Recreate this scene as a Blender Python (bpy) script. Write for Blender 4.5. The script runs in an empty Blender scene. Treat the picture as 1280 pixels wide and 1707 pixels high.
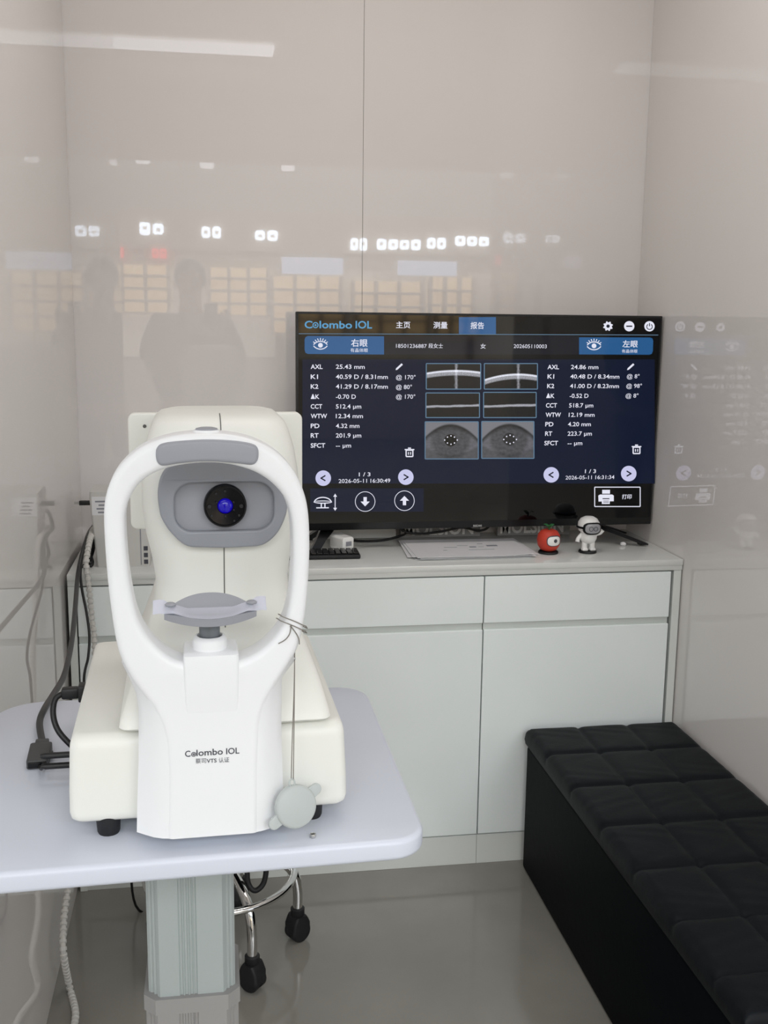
import bpy, bmesh, math, random
from mathutils import Vector, Matrix
random.seed(7)
SC = bpy.context.scene
COL = SC.collection

# ------------------------------------------------------------------ camera, world, light, exposure
FPX, CX, CY, CAMH = 1780.0, 640.0, 853.5, 1.45
PITCH, YAW, ROLL = math.radians(10.3835), math.radians(9.1752), math.radians(0.6882)
_f0 = Vector((math.sin(YAW), math.cos(YAW), 0)); _r0 = Vector((math.cos(YAW), -math.sin(YAW), 0)); _u0 = Vector((0, 0, 1))
FWD = math.cos(PITCH) * _f0 - math.sin(PITCH) * _u0
_up = math.cos(PITCH) * _u0 + math.sin(PITCH) * _f0
RGT = math.cos(ROLL) * _r0 + math.sin(ROLL) * _up
UPV = math.cos(ROLL) * _up - math.sin(ROLL) * _r0
CAMP = Vector((0, 0, CAMH))
cd = bpy.data.cameras.new('camera'); cam = bpy.data.objects.new('camera', cd); COL.objects.link(cam)
cam.matrix_world = Matrix(((RGT.x, UPV.x, -FWD.x, CAMP.x), (RGT.y, UPV.y, -FWD.y, CAMP.y), (RGT.z, UPV.z, -FWD.z, CAMP.z), (0, 0, 0, 1)))
cd.sensor_fit = 'VERTICAL'; cd.sensor_height = 36.0; cd.lens = FPX / 1707.0 * 36.0
cd.clip_start = 0.02; cd.clip_end = 100
SC.camera = cam

EXPOSURE = -0.12
SC.view_settings.view_transform = 'Standard'; SC.view_settings.look = 'None'
SC.view_settings.exposure = EXPOSURE; SC.view_settings.gamma = 1.0
SC.view_settings.use_curve_mapping = False

WORLD_STRENGTH = 1.5
w = bpy.data.worlds.new('world'); SC.world = w; w.use_nodes = True
bg = w.node_tree.nodes['Background']; bg.inputs['Color'].default_value = (0.93, 0.96, 1.0, 1); bg.inputs['Strength'].default_value = WORLD_STRENGTH

def area(name, loc, size, power, color, rot=(0, 0, 0)):
    l = bpy.data.lights.new(name, 'AREA'); l.shape = 'RECTANGLE'; l.size, l.size_y = size; l.energy = power; l.color = color
    o = bpy.data.objects.new(name, l); o.location = loc; o.rotation_euler = rot; COL.objects.link(o); return o
area('added_front_fill', (0.6, -4.4, 4.3), (7.0, 4.0), 580, (0.95, 0.98, 1.0), (math.radians(30), 0, 0))  # made-up area light for frontal brightness, kept out of the mirrored view
area('added_ceiling_fill', (0.43, 1.95, 2.725), (1.1, 0.5), 8.5, (1.0, 0.97, 0.94))  # unseen lamp, added to brighten the upper walls

# ------------------------------------------------------------------ pixel rays (1280 x 1707 frame)
def ray(px, py):
    return RGT * ((px - CX) / FPX) - UPV * ((py - CY) / FPX) + FWD
def on_z(px, py, z):
    d = ray(px, py); return CAMP + d * ((z - CAMH) / d.z)
def on_y(px, py, y):
    d = ray(px, py); return CAMP + d * (y / d.y)
TH = math.radians(1.5)
DO = Vector((-0.02, 1.20, 0.82)); DU = Vector((math.cos(TH), math.sin(TH), 0)); DV = Vector((-math.sin(TH), math.cos(TH), 0))
def loc_dev(p):
    p = p - DO; return Vector((p.dot(DU), p.dot(DV), p.z))
def on_v(px, py, v):                      # pixel -> device coordinates (right, back, up) at depth v
    d = ray(px, py); return loc_dev(CAMP + d * (((DO - CAMP).dot(DV) + v) / d.dot(DV)))

# ------------------------------------------------------------------ materials
def lin(c):
    return tuple(((x / 255) / 12.92 if x / 255 <= 0.04045 else (((x / 255) + 0.055) / 1.055) ** 2.4) for x in c)
def mat(name, rgb, rough=0.5, metal=0.0, spec=0.5, var=0.04, scale=6.0, bump=0.0, bscale=40.0, coat=0.0, emit=None, estr=0.0, ior=1.5, rvar=0.0):
    m = bpy.data.materials.new(name); m.use_nodes = True
    nt = m.node_tree; b = nt.nodes['Principled BSDF']
    c = lin(rgb)
    tc = nt.nodes.new('ShaderNodeTexCoord'); n = nt.nodes.new('ShaderNodeTexNoise'); n.inputs['Scale'].default_value = scale; n.inputs['Detail'].default_value = 4
    nt.links.new(tc.outputs['Object'], n.inputs['Vector'])
    r = nt.nodes.new('ShaderNodeValToRGB'); r.color_ramp.elements[0].position = 0.3; r.color_ramp.elements[1].position = 0.7
    r.color_ramp.elements[0].color = (*[x * (1 - var) for x in c], 1); r.color_ramp.elements[1].color = (*[min(1, x * (1 + var)) for x in c], 1)
    nt.links.new(n.outputs['Fac'], r.inputs['Fac']); nt.links.new(r.outputs['Color'], b.inputs['Base Color'])
    b.inputs['Roughness'].default_value = rough; b.inputs['Metallic'].default_value = metal
    b.inputs['Specular IOR Level'].default_value = spec; b.inputs['Coat Weight'].default_value = coat; b.inputs['Coat Roughness'].default_value = 0.05
    b.inputs['IOR'].default_value = ior
    if bump:
        n2 = nt.nodes.new('ShaderNodeTexNoise'); n2.inputs['Scale'].default_value = bscale; n2.inputs['Detail'].default_value = 2
        nt.links.new(tc.outputs['Object'], n2.inputs['Vector'])
        bp = nt.nodes.new('ShaderNodeBump'); bp.inputs['Strength'].default_value = bump; bp.inputs['Distance'].default_value = 0.01
        nt.links.new(n2.outputs['Fac'], bp.inputs['Height']); nt.links.new(bp.outputs['Normal'], b.inputs['Normal'])
    if emit:
        b.inputs['Emission Color'].default_value = (*lin(emit), 1); b.inputs['Emission Strength'].default_value = estr
    return m
def glow(name, rgb, s=1.0, rough=0.4, base=(0, 0, 0), spec=0.3):
    return mat(name, base, rough=rough, emit=rgb, estr=s, var=0, spec=spec)

M = {}
M['wall'] = mat('wall_panel_gloss', (234, 230, 229), rough=0.01, var=0.012, scale=1.5, bump=0.005, bscale=4, ior=1.55)
M['wall_side'] = mat('side_wall_gloss', (233, 229, 226), rough=0.008, var=0.012, scale=1.5, bump=0.002, bscale=3, ior=1.62)
M['groove'] = mat('panel_groove', (150, 142, 136), rough=0.6)
M['floor'] = mat('floor_polished_tile', (136, 133, 126), rough=0.11, var=0.10, scale=3.5, bump=0.01, bscale=3)
M['ceil'] = mat('ceiling_paint', (214, 206, 200), rough=0.8)
M['lintel'] = mat('lintel_paint', (200, 192, 186), rough=0.7)
M['cab'] = mat('cabinet_gloss_white', (240, 247, 246), rough=0.14, var=0.01)
M['cab_frame'] = mat('cabinet_frame_white', (224, 228, 224), rough=0.25, var=0.01)
M['cab_in'] = mat('cabinet_carcass_grey', (205, 210, 206), rough=0.4)  # pale grey of the carcass and its groove
M['worktop'] = mat('worktop_gloss', (222, 224, 221), rough=0.10, var=0.02)
M['dev'] = mat('device_white_plastic', (240, 241, 242), rough=0.42, var=0.006)
M['dev_cream'] = mat('device_cream_plastic', (233, 233, 226), rough=0.45, var=0.008)
M['dev_line'] = mat('device_seam', (95, 95, 92), rough=0.7)
M['grey_pad'] = mat('grey_pad_plastic', (152, 154, 161), rough=0.45, var=0.02)
M['grey_face'] = mat('grey_face_plastic', (146, 149, 156), rough=0.40, var=0.02)
M['grey_dark'] = mat('grey_post_metal', (112, 117, 122), rough=0.35, metal=0.3)
M['black_gloss'] = mat('black_gloss_plastic', (7, 8, 13), rough=0.22, spec=0.3)
M['black'] = mat('black_rubber', (18, 19, 22), rough=0.6)
M['cable'] = mat('dark_cable_sheath', (48, 48, 48), rough=0.45)
M['cable_black'] = mat('black_cable_sheath', (16, 16, 18), rough=0.45)
M['wrap'] = mat('white_spiral_wrap', (205, 203, 198), rough=0.5)
M['adapter'] = mat('dark_grey_adapter_plastic', (66, 67, 68), rough=0.5)
M['lens_blue'] = mat('blue_lens', (8, 4, 60), rough=0.1, emit=(30, 12, 235), estr=0.4, var=0.5, scale=160)
M['table'] = mat('table_laminate', (212, 217, 228), rough=0.35, var=0.01)
M['alu'] = mat('anodised_column', (176, 184, 182), rough=0.38, metal=0.25, var=0.01)
M['sleeve'] = mat('grey_column_sleeve', (150, 148, 146), rough=0.45)
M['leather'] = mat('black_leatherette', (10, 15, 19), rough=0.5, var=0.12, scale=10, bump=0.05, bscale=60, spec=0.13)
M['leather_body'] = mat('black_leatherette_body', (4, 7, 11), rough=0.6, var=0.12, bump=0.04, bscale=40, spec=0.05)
M['chrome'] = mat('chrome', (215, 215, 214), rough=0.08, metal=1.0)
M['steel'] = mat('nut_steel', (190, 190, 188), rough=0.25, metal=1.0)
M['paper'] = mat('paper_white', (226, 226, 228), rough=0.7)
M['paper_strip'] = mat('tissue_strip', (238, 239, 248), rough=0.8)
M['ink'] = mat('dark_print', (70, 72, 80), rough=0.6)
M['ink_light'] = mat('grey_print', (140, 142, 150), rough=0.6)
M['cap_grey'] = mat('pale_grey_rubber', (186, 192, 190), rough=0.5)
M['cord'] = mat('grey_cord', (130, 124, 116), rough=0.7)
M['printer'] = mat('grey_white_case', (205, 204, 200), rough=0.4)
M['red'] = mat('red_matte', (200, 62, 44), rough=0.5, var=0.10, scale=20)
M['green'] = mat('leaf_green', (44, 110, 58), rough=0.5, var=0.15, scale=60)
M['white_gloss'] = mat('white_figurine', (238, 238, 236), rough=0.3)
M['goggle'] = mat('goggle_lens', (160, 160, 165), rough=0.15)
M['sign'] = mat('frosted_grey_sign', (150, 148, 146), rough=0.3)
M['sign_txt'] = mat('white_sign_letters', (225, 224, 222), rough=0.5)
M['tv'] = mat('tv_bezel_black', (12, 13, 15), rough=0.3)
M['tv_glass'] = mat('tv_screen_glass', (3, 4, 6), rough=0.04, var=0, spec=0.36)
M['ui_navy'] = mat('screen_navy_panel', (0, 0, 0), rough=0.04, var=0, spec=0.36, emit=(8, 20, 44), estr=1.0)
M['ui_bar'] = mat('screen_info_bar', (0, 0, 0), rough=0.04, var=0, spec=0.36, emit=(15, 18, 29), estr=1.0)
M['ui_blue'] = mat('screen_blue_tab', (0, 0, 0), rough=0.04, var=0, spec=0.36, emit=(36, 90, 142), estr=1.0)
M['ui_logo'] = glow('screen_logo_blue', (92, 160, 205))
M['ui_white'] = glow('screen_white', (235, 236, 250))
M['ui_lilac'] = glow('screen_lilac', (205, 206, 240))
M['ui_dark'] = glow('screen_dark_mark', (16, 22, 40))
M['ui_line'] = glow('screen_line', (95, 125, 150))
M['badge'] = mat('badge_silver', (190, 190, 190), rough=0.3)

# ------------------------------------------------------------------ mesh helpers
def link(name, bm, m, parent=None, smooth=40, loc=None, rot=None):
    bmesh.ops.recalc_face_normals(bm, faces=bm.faces[:])
    me = bpy.data.meshes.new(name); bm.to_mesh(me); bm.free()
    o = bpy.data.objects.new(name, me); COL.objects.link(o)
    for x in (m if isinstance(m, (list, tuple)) else [m]): me.materials.append(x)
    if smooth:
        for p in me.polygons: p.use_smooth = True
        me.set_sharp_from_angle(angle=math.radians(smooth))
    if parent: o.parent = parent
    if loc is not None: o.location = loc
    if rot is not None: o.rotation_euler = rot
    return o
def tag(o, label, cat, group=None):
    o['label'] = label; o['category'] = cat
    if group: o['group'] = group
    return o
def thing(name, label, cat, loc=(0, 0, 0), rotz=0.0, group=None):
    o = bpy.data.objects.new(name, None); o.empty_display_size = 0.05; COL.objects.link(o)
    o.location = loc; o.rotation_euler = (0, 0, rotz); return tag(o, label, cat, group)
def struct(o): o['kind'] = 'structure'; return o
def B(): return bmesh.new()
def box(bm, lo, hi, bev=0.0, seg=2):
    r = bmesh.ops.create_cube(bm, size=1.0); vs = r['verts']
    for v in vs:
        v.co = Vector([(lo[i] + hi[i]) / 2 + v.co[i] * (hi[i] - lo[i]) for i in range(3)])
    if bev > 0:
        es = list({e for v in vs for e in v.link_edges})
        bmesh.ops.bevel(bm, geom=es, offset=bev, segments=seg, profile=0.5, affect='EDGES')
    return bm
def smoothline(pts, n=8, closed=False):
    P = [Vector(p) for p in pts]; out = []; N = len(P)
    rng = N if closed else N - 1
    for i in range(rng):
        if closed: p0, p1, p2, p3 = P[(i - 1) % N], P[i], P[(i + 1) % N], P[(i + 2) % N]
        else: p0, p1, p2, p3 = P[max(i - 1, 0)], P[i], P[i + 1], P[min(i + 2, N - 1)]
        for k in range(n):
            t = k / n
            out.append(0.5 * ((2 * p1) + (p2 - p0) * t + (2 * p0 - 5 * p1 + 4 * p2 - p3) * t * t + (3 * p1 - p0 - 3 * p2 + p3) * t ** 3))
    if not closed: out.append(P[-1].copy())
    return out
def tube(bm, pts, r, seg=10, closed=False, rfun=None, caps=True):
    P = [Vector(p) for p in pts]; N = len(P); rings = []
    prev = None
    for i in range(N):
        if closed: t = (P[(i + 1) % N] - P[(i - 1) % N])
        else: t = P[min(i + 1, N - 1)] - P[max(i - 1, 0)]
        t.normalize()
        if prev is None:
            a = Vector((0, 0, 1)) if abs(t.z) < 0.9 else Vector((1, 0, 0)); nrm = (a - t * a.dot(t)).normalized()
        else:
            nrm = (prev - t * prev.dot(t)).normalized()
        prev = nrm; bn = t.cross(nrm)
        rr = rfun(i / max(1, N - 1)) if rfun else r
        rings.append([bm.verts.new(P[i] + (nrm * math.cos(2 * math.pi * k / seg) + bn * math.sin(2 * math.pi * k / seg)) * rr) for k in range(seg)])
    for i in range(N if closed else N - 1):
        a, b = rings[i], rings[(i + 1) % N]
        for k in range(seg): bm.faces.new((a[k], a[(k + 1) % seg], b[(k + 1) % seg], b[k]))
    if caps and not closed: bm.faces.new(rings[0][::-1]); bm.faces.new(rings[-1])
    return bm
def loft(bm, secs, cap=True):
    R = [[bm.verts.new(p) for p in s] for s in secs]; n = len(R[0])
    for a, b in zip(R, R[1:]):
        for k in range(n): bm.faces.new((a[k], a[(k + 1) % n], b[(k + 1) % n], b[k]))
    if cap: bm.faces.new(R[0][::-1]); bm.faces.new(R[-1])
    return bm
def lathe(bm, prof, center=(0, 0, 0), axis='Z', seg=32):
    c = Vector(center); R = []
    for r, h in prof:
        ring = []
        for k in range(seg):
            a = 2 * math.pi * k / seg; x, y = max(r, 1e-5) * math.cos(a), max(r, 1e-5) * math.sin(a)
            p = Vector((x, y, h)) if axis == 'Z' else (Vector((x, h, y)) if axis == 'Y' else Vector((h, x, y)))
            ring.append(bm.verts.new(c + p))
        R.append(ring)
    for a, b in zip(R, R[1:]):
        for k in range(seg): bm.faces.new((a[k], a[(k + 1) % seg], b[(k + 1) % seg], b[k]))
    bm.faces.new(R[0][::-1]); bm.faces.new(R[-1])
    return bm
def rrect(cx, cy, hx, hy, r, n=6):
    out = []
    for sx, sy, a0 in ((1, 1, 0), (-1, 1, 90), (-1, -1, 180), (1, -1, 270)):
        for k in range(n + 1):
            a = math.radians(a0 + 90 * k / n); out.append((cx + sx * (hx - r) + r * math.cos(a), cy + sy * (hy - r) + r * math.sin(a)))
    return out
def plate(bm, loops, depth, bevel, to3, bres=3):
    """2-D outlines (outer + holes) turned into a bevelled plate; to3 maps (x, y, z in -depth/2..depth/2) to 3-D."""
    cu = bpy.data.curves.new('tmp', 'CURVE'); cu.dimensions = '2D'; cu.fill_mode = 'BOTH'
    cu.extrude = max(depth / 2 - bevel, 1e-5); cu.bevel_depth = bevel; cu.bevel_resolution = bres; cu.offset = -bevel
    for lp in loops:
        s = cu.splines.new('POLY'); s.points.add(len(lp) - 1); s.use_cyclic_u = True
        for i, p in enumerate(lp): s.points[i].co = (p[0], p[1], 0, 1)
    o = bpy.data.objects.new('tmp', cu); COL.objects.link(o)
    bpy.context.view_layer.update()
    me = bpy.data.meshes.new_from_object(o.evaluated_get(bpy.context.evaluated_depsgraph_get()))
    t = bmesh.new(); t.from_mesh(me); bmesh.ops.remove_doubles(t, verts=t.verts[:], dist=1e-6)
    mp = {v: bm.verts.new(to3(v.co.x, v.co.y, v.co.z)) for v in t.verts}
    for f in t.faces:
        try: bm.faces.new([mp[v] for v in f.verts])
        except ValueError: pass
    t.free(); bpy.data.objects.remove(o); bpy.data.curves.remove(cu); bpy.data.meshes.remove(me)
    return bm
def text_mesh(s, bold=0.0):
    cu = bpy.data.curves.new('tmp', 'FONT'); cu.body = s; cu.size = 1.0; cu.offset = bold; cu.resolution_u = 3
    o = bpy.data.objects.new('tmp', cu); COL.objects.link(o); bpy.context.view_layer.update()
    me = bpy.data.meshes.new_from_object(o.evaluated_get(bpy.context.evaluated_depsgraph_get()))
    vs = [v.co.copy() for v in me.vertices]; fs = [tuple(p.vertices) for p in me.polygons]
    bpy.data.objects.remove(o); bpy.data.curves.remove(cu); bpy.data.meshes.remove(me)
    return vs, fs
def patch(bm, cx, cz, hx, hz, yfun, thick, ex=2.6, rings=6, seg=36):
    prev = None; first = None
    for lay in range(2):
        R = []
        for q in range(1, rings + 1):
            f = q / rings; ring = []
            for k in range(seg):
                a = 2 * math.pi * k / seg; c, s_ = math.cos(a), math.sin(a)
                x = cx + hx * f * math.copysign(abs(c) ** (2 / ex), c); z = cz + hz * f * math.copysign(abs(s_) ** (2 / ex), s_)
                ring.append(bm.verts.new((x, yfun(x, z) + (thick if lay else (0.0008 if q == rings else 0)), z)))
            R.append(ring)
        c0 = bm.verts.new((cx, yfun(cx, cz) + (thick if lay else 0), cz))
        for k in range(seg): bm.faces.new((c0, R[0][k], R[0][(k + 1) % seg]))
        for p, q in zip(R, R[1:]):
            for k in range(seg): bm.faces.new((p[k], q[k], q[(k + 1) % seg], p[(k + 1) % seg]))
        if lay:
            for k in range(seg): bm.faces.new((prev[k], R[-1][k], R[-1][(k + 1) % seg], prev[(k + 1) % seg]))
        prev = R[-1]
CAPH = 0.729
def text_into(bm, s, x0, x1, ybase, cap, to3, bold=0.012, cjk=False, idx=None):
    """text spanning x0..x1; ybase bottom, cap height given in the same units (2-D), y up."""
    vs, fs = text_mesh(s, bold)
    if not vs: return
    mnx = min(v.x for v in vs); mxx = max(v.x for v in vs)
    if cjk: mny = min(v.y for v in vs); mxy = max(v.y for v in vs)
    else: mny, mxy = 0.0, CAPH
    k = (x1 - x0) / (mxx - mnx); ky = cap / (mxy - mny)
    nv = [bm.verts.new(to3(x0 + (v.x - mnx) * k, ybase + (v.y - mny) * ky)) for v in vs]
    for f in fs:
        try:
            g = bm.faces.new([nv[i] for i in f])
            if idx is not None: g.material_index = idx
        except ValueError: pass

# ------------------------------------------------------------------ the booth: walls, floor, ceiling
XL, XR, YB, YE = -0.361, 1.219, 2.99, 1.40
ZC = 2.75
bm = B(); box(bm, (-6, -9, -0.1), (7, 3.3, 0.0)); struct(link('floor', bm, M['floor'], smooth=0))
SEAM = 0.414
bm = B(); box(bm, (XL - 0.1, YB, 0), (SEAM - 0.0006, YB + 0.05, ZC)); box(bm, (SEAM + 0.0006, YB, 0), (XR + 0.1, YB + 0.05, ZC))
struct(link('wall_back', bm, M['wall'], smooth=0))
bm = B(); box(bm, (SEAM - 0.02, YB + 0.005, 0), (SEAM + 0.02, YB + 0.06, ZC)); struct(link('trim_1', bm, M['groove'], smooth=0))
bm = B(); box(bm, (XL - 0.08, YE, 0), (XL, YB - 0.0005, ZC), 0.002); struct(link('wall_left', bm, M['wall_side'], smooth=0))
bm = B(); box(bm, (XR, YE - 0.1, 0), (XR + 0.08, YB - 0.0005, ZC), 0.002); struct(link('wall_right', bm, M['wall_side'], smooth=0))
bm = B(); box(bm, (-5, -0.8, ZC), (6, 3.2, ZC + 0.1)); box(bm, (-5, -0.35, ZC - 0.06), (0.85, -0.02, ZC)); struct(link('ceiling', bm, M['ceil'], smooth=0))
bm = B(); box(bm, (-5, -0.9, 2.36), (6, -0.8, ZC + 0.1)); struct(link('trim_2', bm, M['lintel'], smooth=0))

# ------------------------------------------------------------------ cabinets and worktop
YC = 2.587
seams = [-0.333, 0.1745, 0.6815, 1.189]
cab_labels = ['white gloss cabinet behind the eye instrument in the left corner of the booth',
              'middle white gloss cabinet with drawer and door, directly below the left half of the television',
              'right white gloss cabinet partly hidden by the black bench']
for i in range(3):
    x0, x1 = seams[i], seams[i + 1]
    t = thing('base_cabinet', cab_labels[i], 'cabinet', ((x0 + x1) / 2, 2.78, 0), 0, 'white cabinets along the back wall')
    hw = (x1 - x0) / 2
    bx0 = -hw if i else -hw - 0.020; bx1 = hw if i < 2 else hw + 0.0265
    bm = B()
    y0 = YC - 2.78
    box(bm, (-hw + 0.0005, y0 + 0.021, 0.085), (hw - 0.0005, 0.205, 0.797)); box(bm, (-hw + 0.0015, y0 + 0.009, 0.652), (hw - 0.0015, y0 + 0.021, 0.676))
    link('carcass', bm, M['cab_in'], t, 0)
    bm = B(); box(bm, (bx0 + 0.0003, y0 + 0.004, 0.0), (bx1 - 0.0003, y0 + 0.022, 0.083), 0.001); link('plinth', bm, M['cab_frame'], t, 0)
    if i == 0:
        bm = B(); box(bm, (bx0, y0 + 0.0, 0.0), (-hw - 0.002, 0.205, 0.8), 0.001); link('end_panel', bm, M['cab_frame'], t, 0)
    if i == 2:
        bm = B(); box(bm, (hw + 0.006, y0 + 0.0, 0.0), (bx1, 0.205, 0.8), 0.001); link('end_panel', bm, M['cab_frame'], t, 0)
    bm = B(); box(bm, (-hw + 0.0015, y0, 0.673), (hw - 0.0015, y0 + 0.02, 0.797), 0.0015); link('drawer', bm, M['cab'], t, 0)
    bm = B(); box(bm, (-hw + 0.0015, y0, 0.0875), (hw - 0.0015, y0 + 0.02, 0.655), 0.0015)
    link('door', bm, M['cab'], t, 0)
bm = B(); box(bm, (XL + 0.008, YC - 0.004, 0.8140), (XR - 0.002, YB - 0.001, 0.83), 0.0015); box(bm, (XL + 0.008, YC - 0.001, 0.8005), (XR - 0.002, YB - 0.001, 0.8142), 0.001)
tag(link('worktop', bm, M['worktop'], None, 30), 'long pale glossy worktop lying over the white cabinets below the television', 'worktop')
ZT = 0.8302

# ------------------------------------------------------------------ television
YTV = 2.795
tv = thing('television', 'large black flat television showing eye measurements, standing on the worktop', 'television', (0.714, 2.83, ZT))
TVO = Vector((0.714, 2.83, ZT))
def tvl(p): return p - TVO
a = on_y(493, 520, YTV); b_ = on_y(1105, 526, YTV); c_ = on_y(1083, 873.8, YTV)
X0, X1, Z1, Z0 = a.x, min(b_.x, XR - 0.003), (a.z + b_.z) / 2, c_.z
X0l, X1l, Z0l, Z1l = X0 - TVO.x, X1 - TVO.x, Z0 - TVO.z, Z1 - TVO.z
yf = YTV - TVO.y
bm = B(); box(bm, (X0l, yf, Z0l), (X1l, yf + 0.028, Z1l), 0.003)
box(bm, (X0l + 0.12, yf + 0.028, Z0l + 0.03), (X1l - 0.12, yf + 0.062, Z1l - 0.16), 0.008)
link('housing', bm, M['tv'], tv, 30)
sx0, sx1, sz0, sz1 = X0l + 0.006, X1l - 0.006, Z0l + 0.020, Z1l - 0.006
bm = B(); box(bm, (sx0, yf - 0.0012, sz0), (sx1, yf + 0.002, sz1)); scr = link('screen', bm, M['tv_glass'], tv, 0)
YS = YTV - 0.0016                                   # plane of what the screen shows
def S(px, py): return on_y(px, py, YS) - TVO
def mk(layer):                                      # screen layers, a quarter of a millimetre apart
    dy = -0.00025 * layer
    return lambda x, y: Vector((x, yf - 0.0016 + dy, y))
def P2(px, py):
    q = S(px, py); return q.x, q.z
def quad_px(bm, pts, layer):
    t3 = mk(layer); bm.faces.new([bm.verts.new(t3(*P2(*p))) for p in pts])
def rect_px(bm, x0, y0, x1, y1, layer): quad_px(bm, [(x0, y0), (x1, y0), (x1, y1), (x0, y1)], layer)
def poly_px(bm, pts, layer): quad_px(bm, pts, layer)
def disc_px(bm, cx, cy, r, layer, n=28): quad_px(bm, [(cx + r * math.cos(2 * math.pi * k / n), cy + r * math.sin(2 * math.pi * k / n)) for k in range(n)], layer)
def ring_px(bm, cx, cy, r, wd, layer, n=28, a0=0, a1=360, ry=None):
    t3 = mk(layer); ry = ry or r; prev = None
    for k in range(n + 1):
        an = math.radians(a0 + (a1 - a0) * k / n)
        p = [bm.verts.new(t3(*P2(cx + (r + s) * math.cos(an), cy + (ry + s) * math.sin(an)))) for s in (-wd / 2, wd / 2)]
        if prev: bm.faces.new((prev[0], prev[1], p[1], p[0]))
        prev = p
def line_px(bm, x0, y0, x1, y1, wd, layer):
    dx, dy = x1 - x0, y1 - y0; L = math.hypot(dx, dy); nx, ny = -dy / L * wd / 2, dx / L * wd / 2
    quad_px(bm, [(x0 + nx, y0 + ny), (x1 + nx, y1 + ny), (x1 - nx, y1 - ny), (x0 - nx, y0 - ny)], layer)
def frame_px(bm, x0, y0, x1, y1, wd, layer):
    for q in ((x0, y0, x1, y0), (x1, y0, x1, y1), (x1, y1, x0, y1), (x0, y1, x0, y0)): line_px(bm, *q, wd, layer)
def word(bm, s, x0, x1, ymid, h, layer=3, bold=0.014, cjk=False):
    # words follow the slight tilt of the screen rows: both ends are looked up
    p0 = P2(x0, ymid + h / 2); p1 = P2(x1, ymid + h / 2); top = P2(x0, ymid - h / 2)
    one = bm is None
    if one: bm = B()
    text_into(bm, s, p0[0], p1[0], p0[1], top[1] - p0[1], mk(layer), bold, cjk)
    if one: link('lettering', bm, M['ui_white'], scr, 0)
# panels
for q in ((504, 599, 1091, 806), (517, 814, 706, 853)):
    bm = B(); rect_px(bm, *q, 1); link('data_panel', bm, M['ui_navy'], scr, 0)
bm = B(); rect_px(bm, 640, 560, 965, 591, 1); link('info_bar', bm, M['ui_bar'], scr, 0)
for pts in ([(764.7, 528.6), (826.5, 528.6), (826.5, 557), (764.7, 557)],
            [(513, 560), (640, 560.5), (640, 591), (513, 590), (509, 588), (507.6, 583), (507.6, 566), (509, 562)],
            [(965, 562.3), (1083, 562.6), (1087, 564), (1088.6, 568), (1088, 585), (1086, 590), (1082, 591.3), (965, 590.8)]):
    bm = B(); poly_px(bm, pts, 2); link('blue_tab', bm, M['ui_blue'], scr, 0)
bm = B(); line_px(bm, 498, 556.3, 1097, 558.5, 1.2, 2); link('header_line', bm, M['ui_line'], scr, 0)
imgs = [(710.3, 606, 801, 648.6), (709.7, 655, 799, 696), (708.4, 703, 797, 765), (807, 606, 895.5, 648.6), (805.8, 654, 893.4, 696), (802.6, 702.5, 889.7, 764)]
for q in imgs:
    bm = B(); frame_px(bm, *q, 1.6, 5); link('picture_frame', bm, M['ui_line'], scr, 0)
# logo
bm = B()
word(bm, 'C', 507.6, 520.6, 540.6, 12.6, 3, 0.02); word(bm, 'lombo', 532.4, 586.7, 540.6, 12.6, 3, 0.02); word(bm, 'IOL', 592.5, 620, 540.8, 12.6, 3, 0.02)
ring_px(bm, 525.8, 542, 4.2, 1.7, 3); disc_px(bm, 525.8, 542, 1.7, 3, 12)
link('logo_lettering', bm, M['ui_logo'], scr, 0)
# white writing
word(None, '主页', 660, 683.5, 541.5, 11.5, 3, 0.012, True); word(None, '测量', 722, 745.6, 542, 11.5, 3, 0.012, True); word(None, '报告', 784, 806.5, 542.5, 11.5, 4, 0.012, True)
word(None, '右眼', 585, 612.5, 571.5, 13, 4, 0.012, True); word(None, '有晶体眼', 584, 613, 583.7, 6.6, 4, 0.0, True)
word(None, '左眼', 1037, 1062.5, 573.2, 12, 4, 0.012, True); word(None, '有晶体眼', 1036, 1062, 585.2, 6, 4, 0.0, True)
word(None, '18501236887', 660, 711, 576.3, 6.6, 3, 0.0); word(None, '段女士', 714, 738, 576.4, 8, 3, 0.004, True)
word(None, '女', 800.6, 809.3, 577, 8.4, 3, 0.006, True); word(None, '202605110003', 856, 911, 576.8, 6.6, 3, 0.0)
for s, y, x1, v, vx in (('AXL', 611, 537.6, '25.43 mm', 607.8), ('K1', 627.7, 530, '40.59 D / 8.31mm', 646.3), ('K2', 644, 530.5, '41.29 D / 8.17mm', 646.3), ('ΔK', 661, 532.3, '-0.70 D', 593),
                        ('CCT', 677.3, 537, '512.4 µm', 602), ('WTW', 693.3, 545, '12.34 mm', 604.8), ('PD', 709.7, 532.3, '4.32 mm', 599), ('RT', 725.7, 531, '201.9 µm', 602), ('SFCT', 742.4, 542, '-- µm', 585)):
    word(None, s, 517.8, x1, y, 7.6, 3, 0.018); word(None, v, 559.7, vx, y, 7.4, 3, 0.010)
for s, y, x1 in (('@ 170°', 628.5, 692.5), ('@ 80°', 644.8, 686.4), ('@ 170°', 661, 692)): word(None, s, 659.8, x1, y, 7.2, 3, 0.004)
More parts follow.
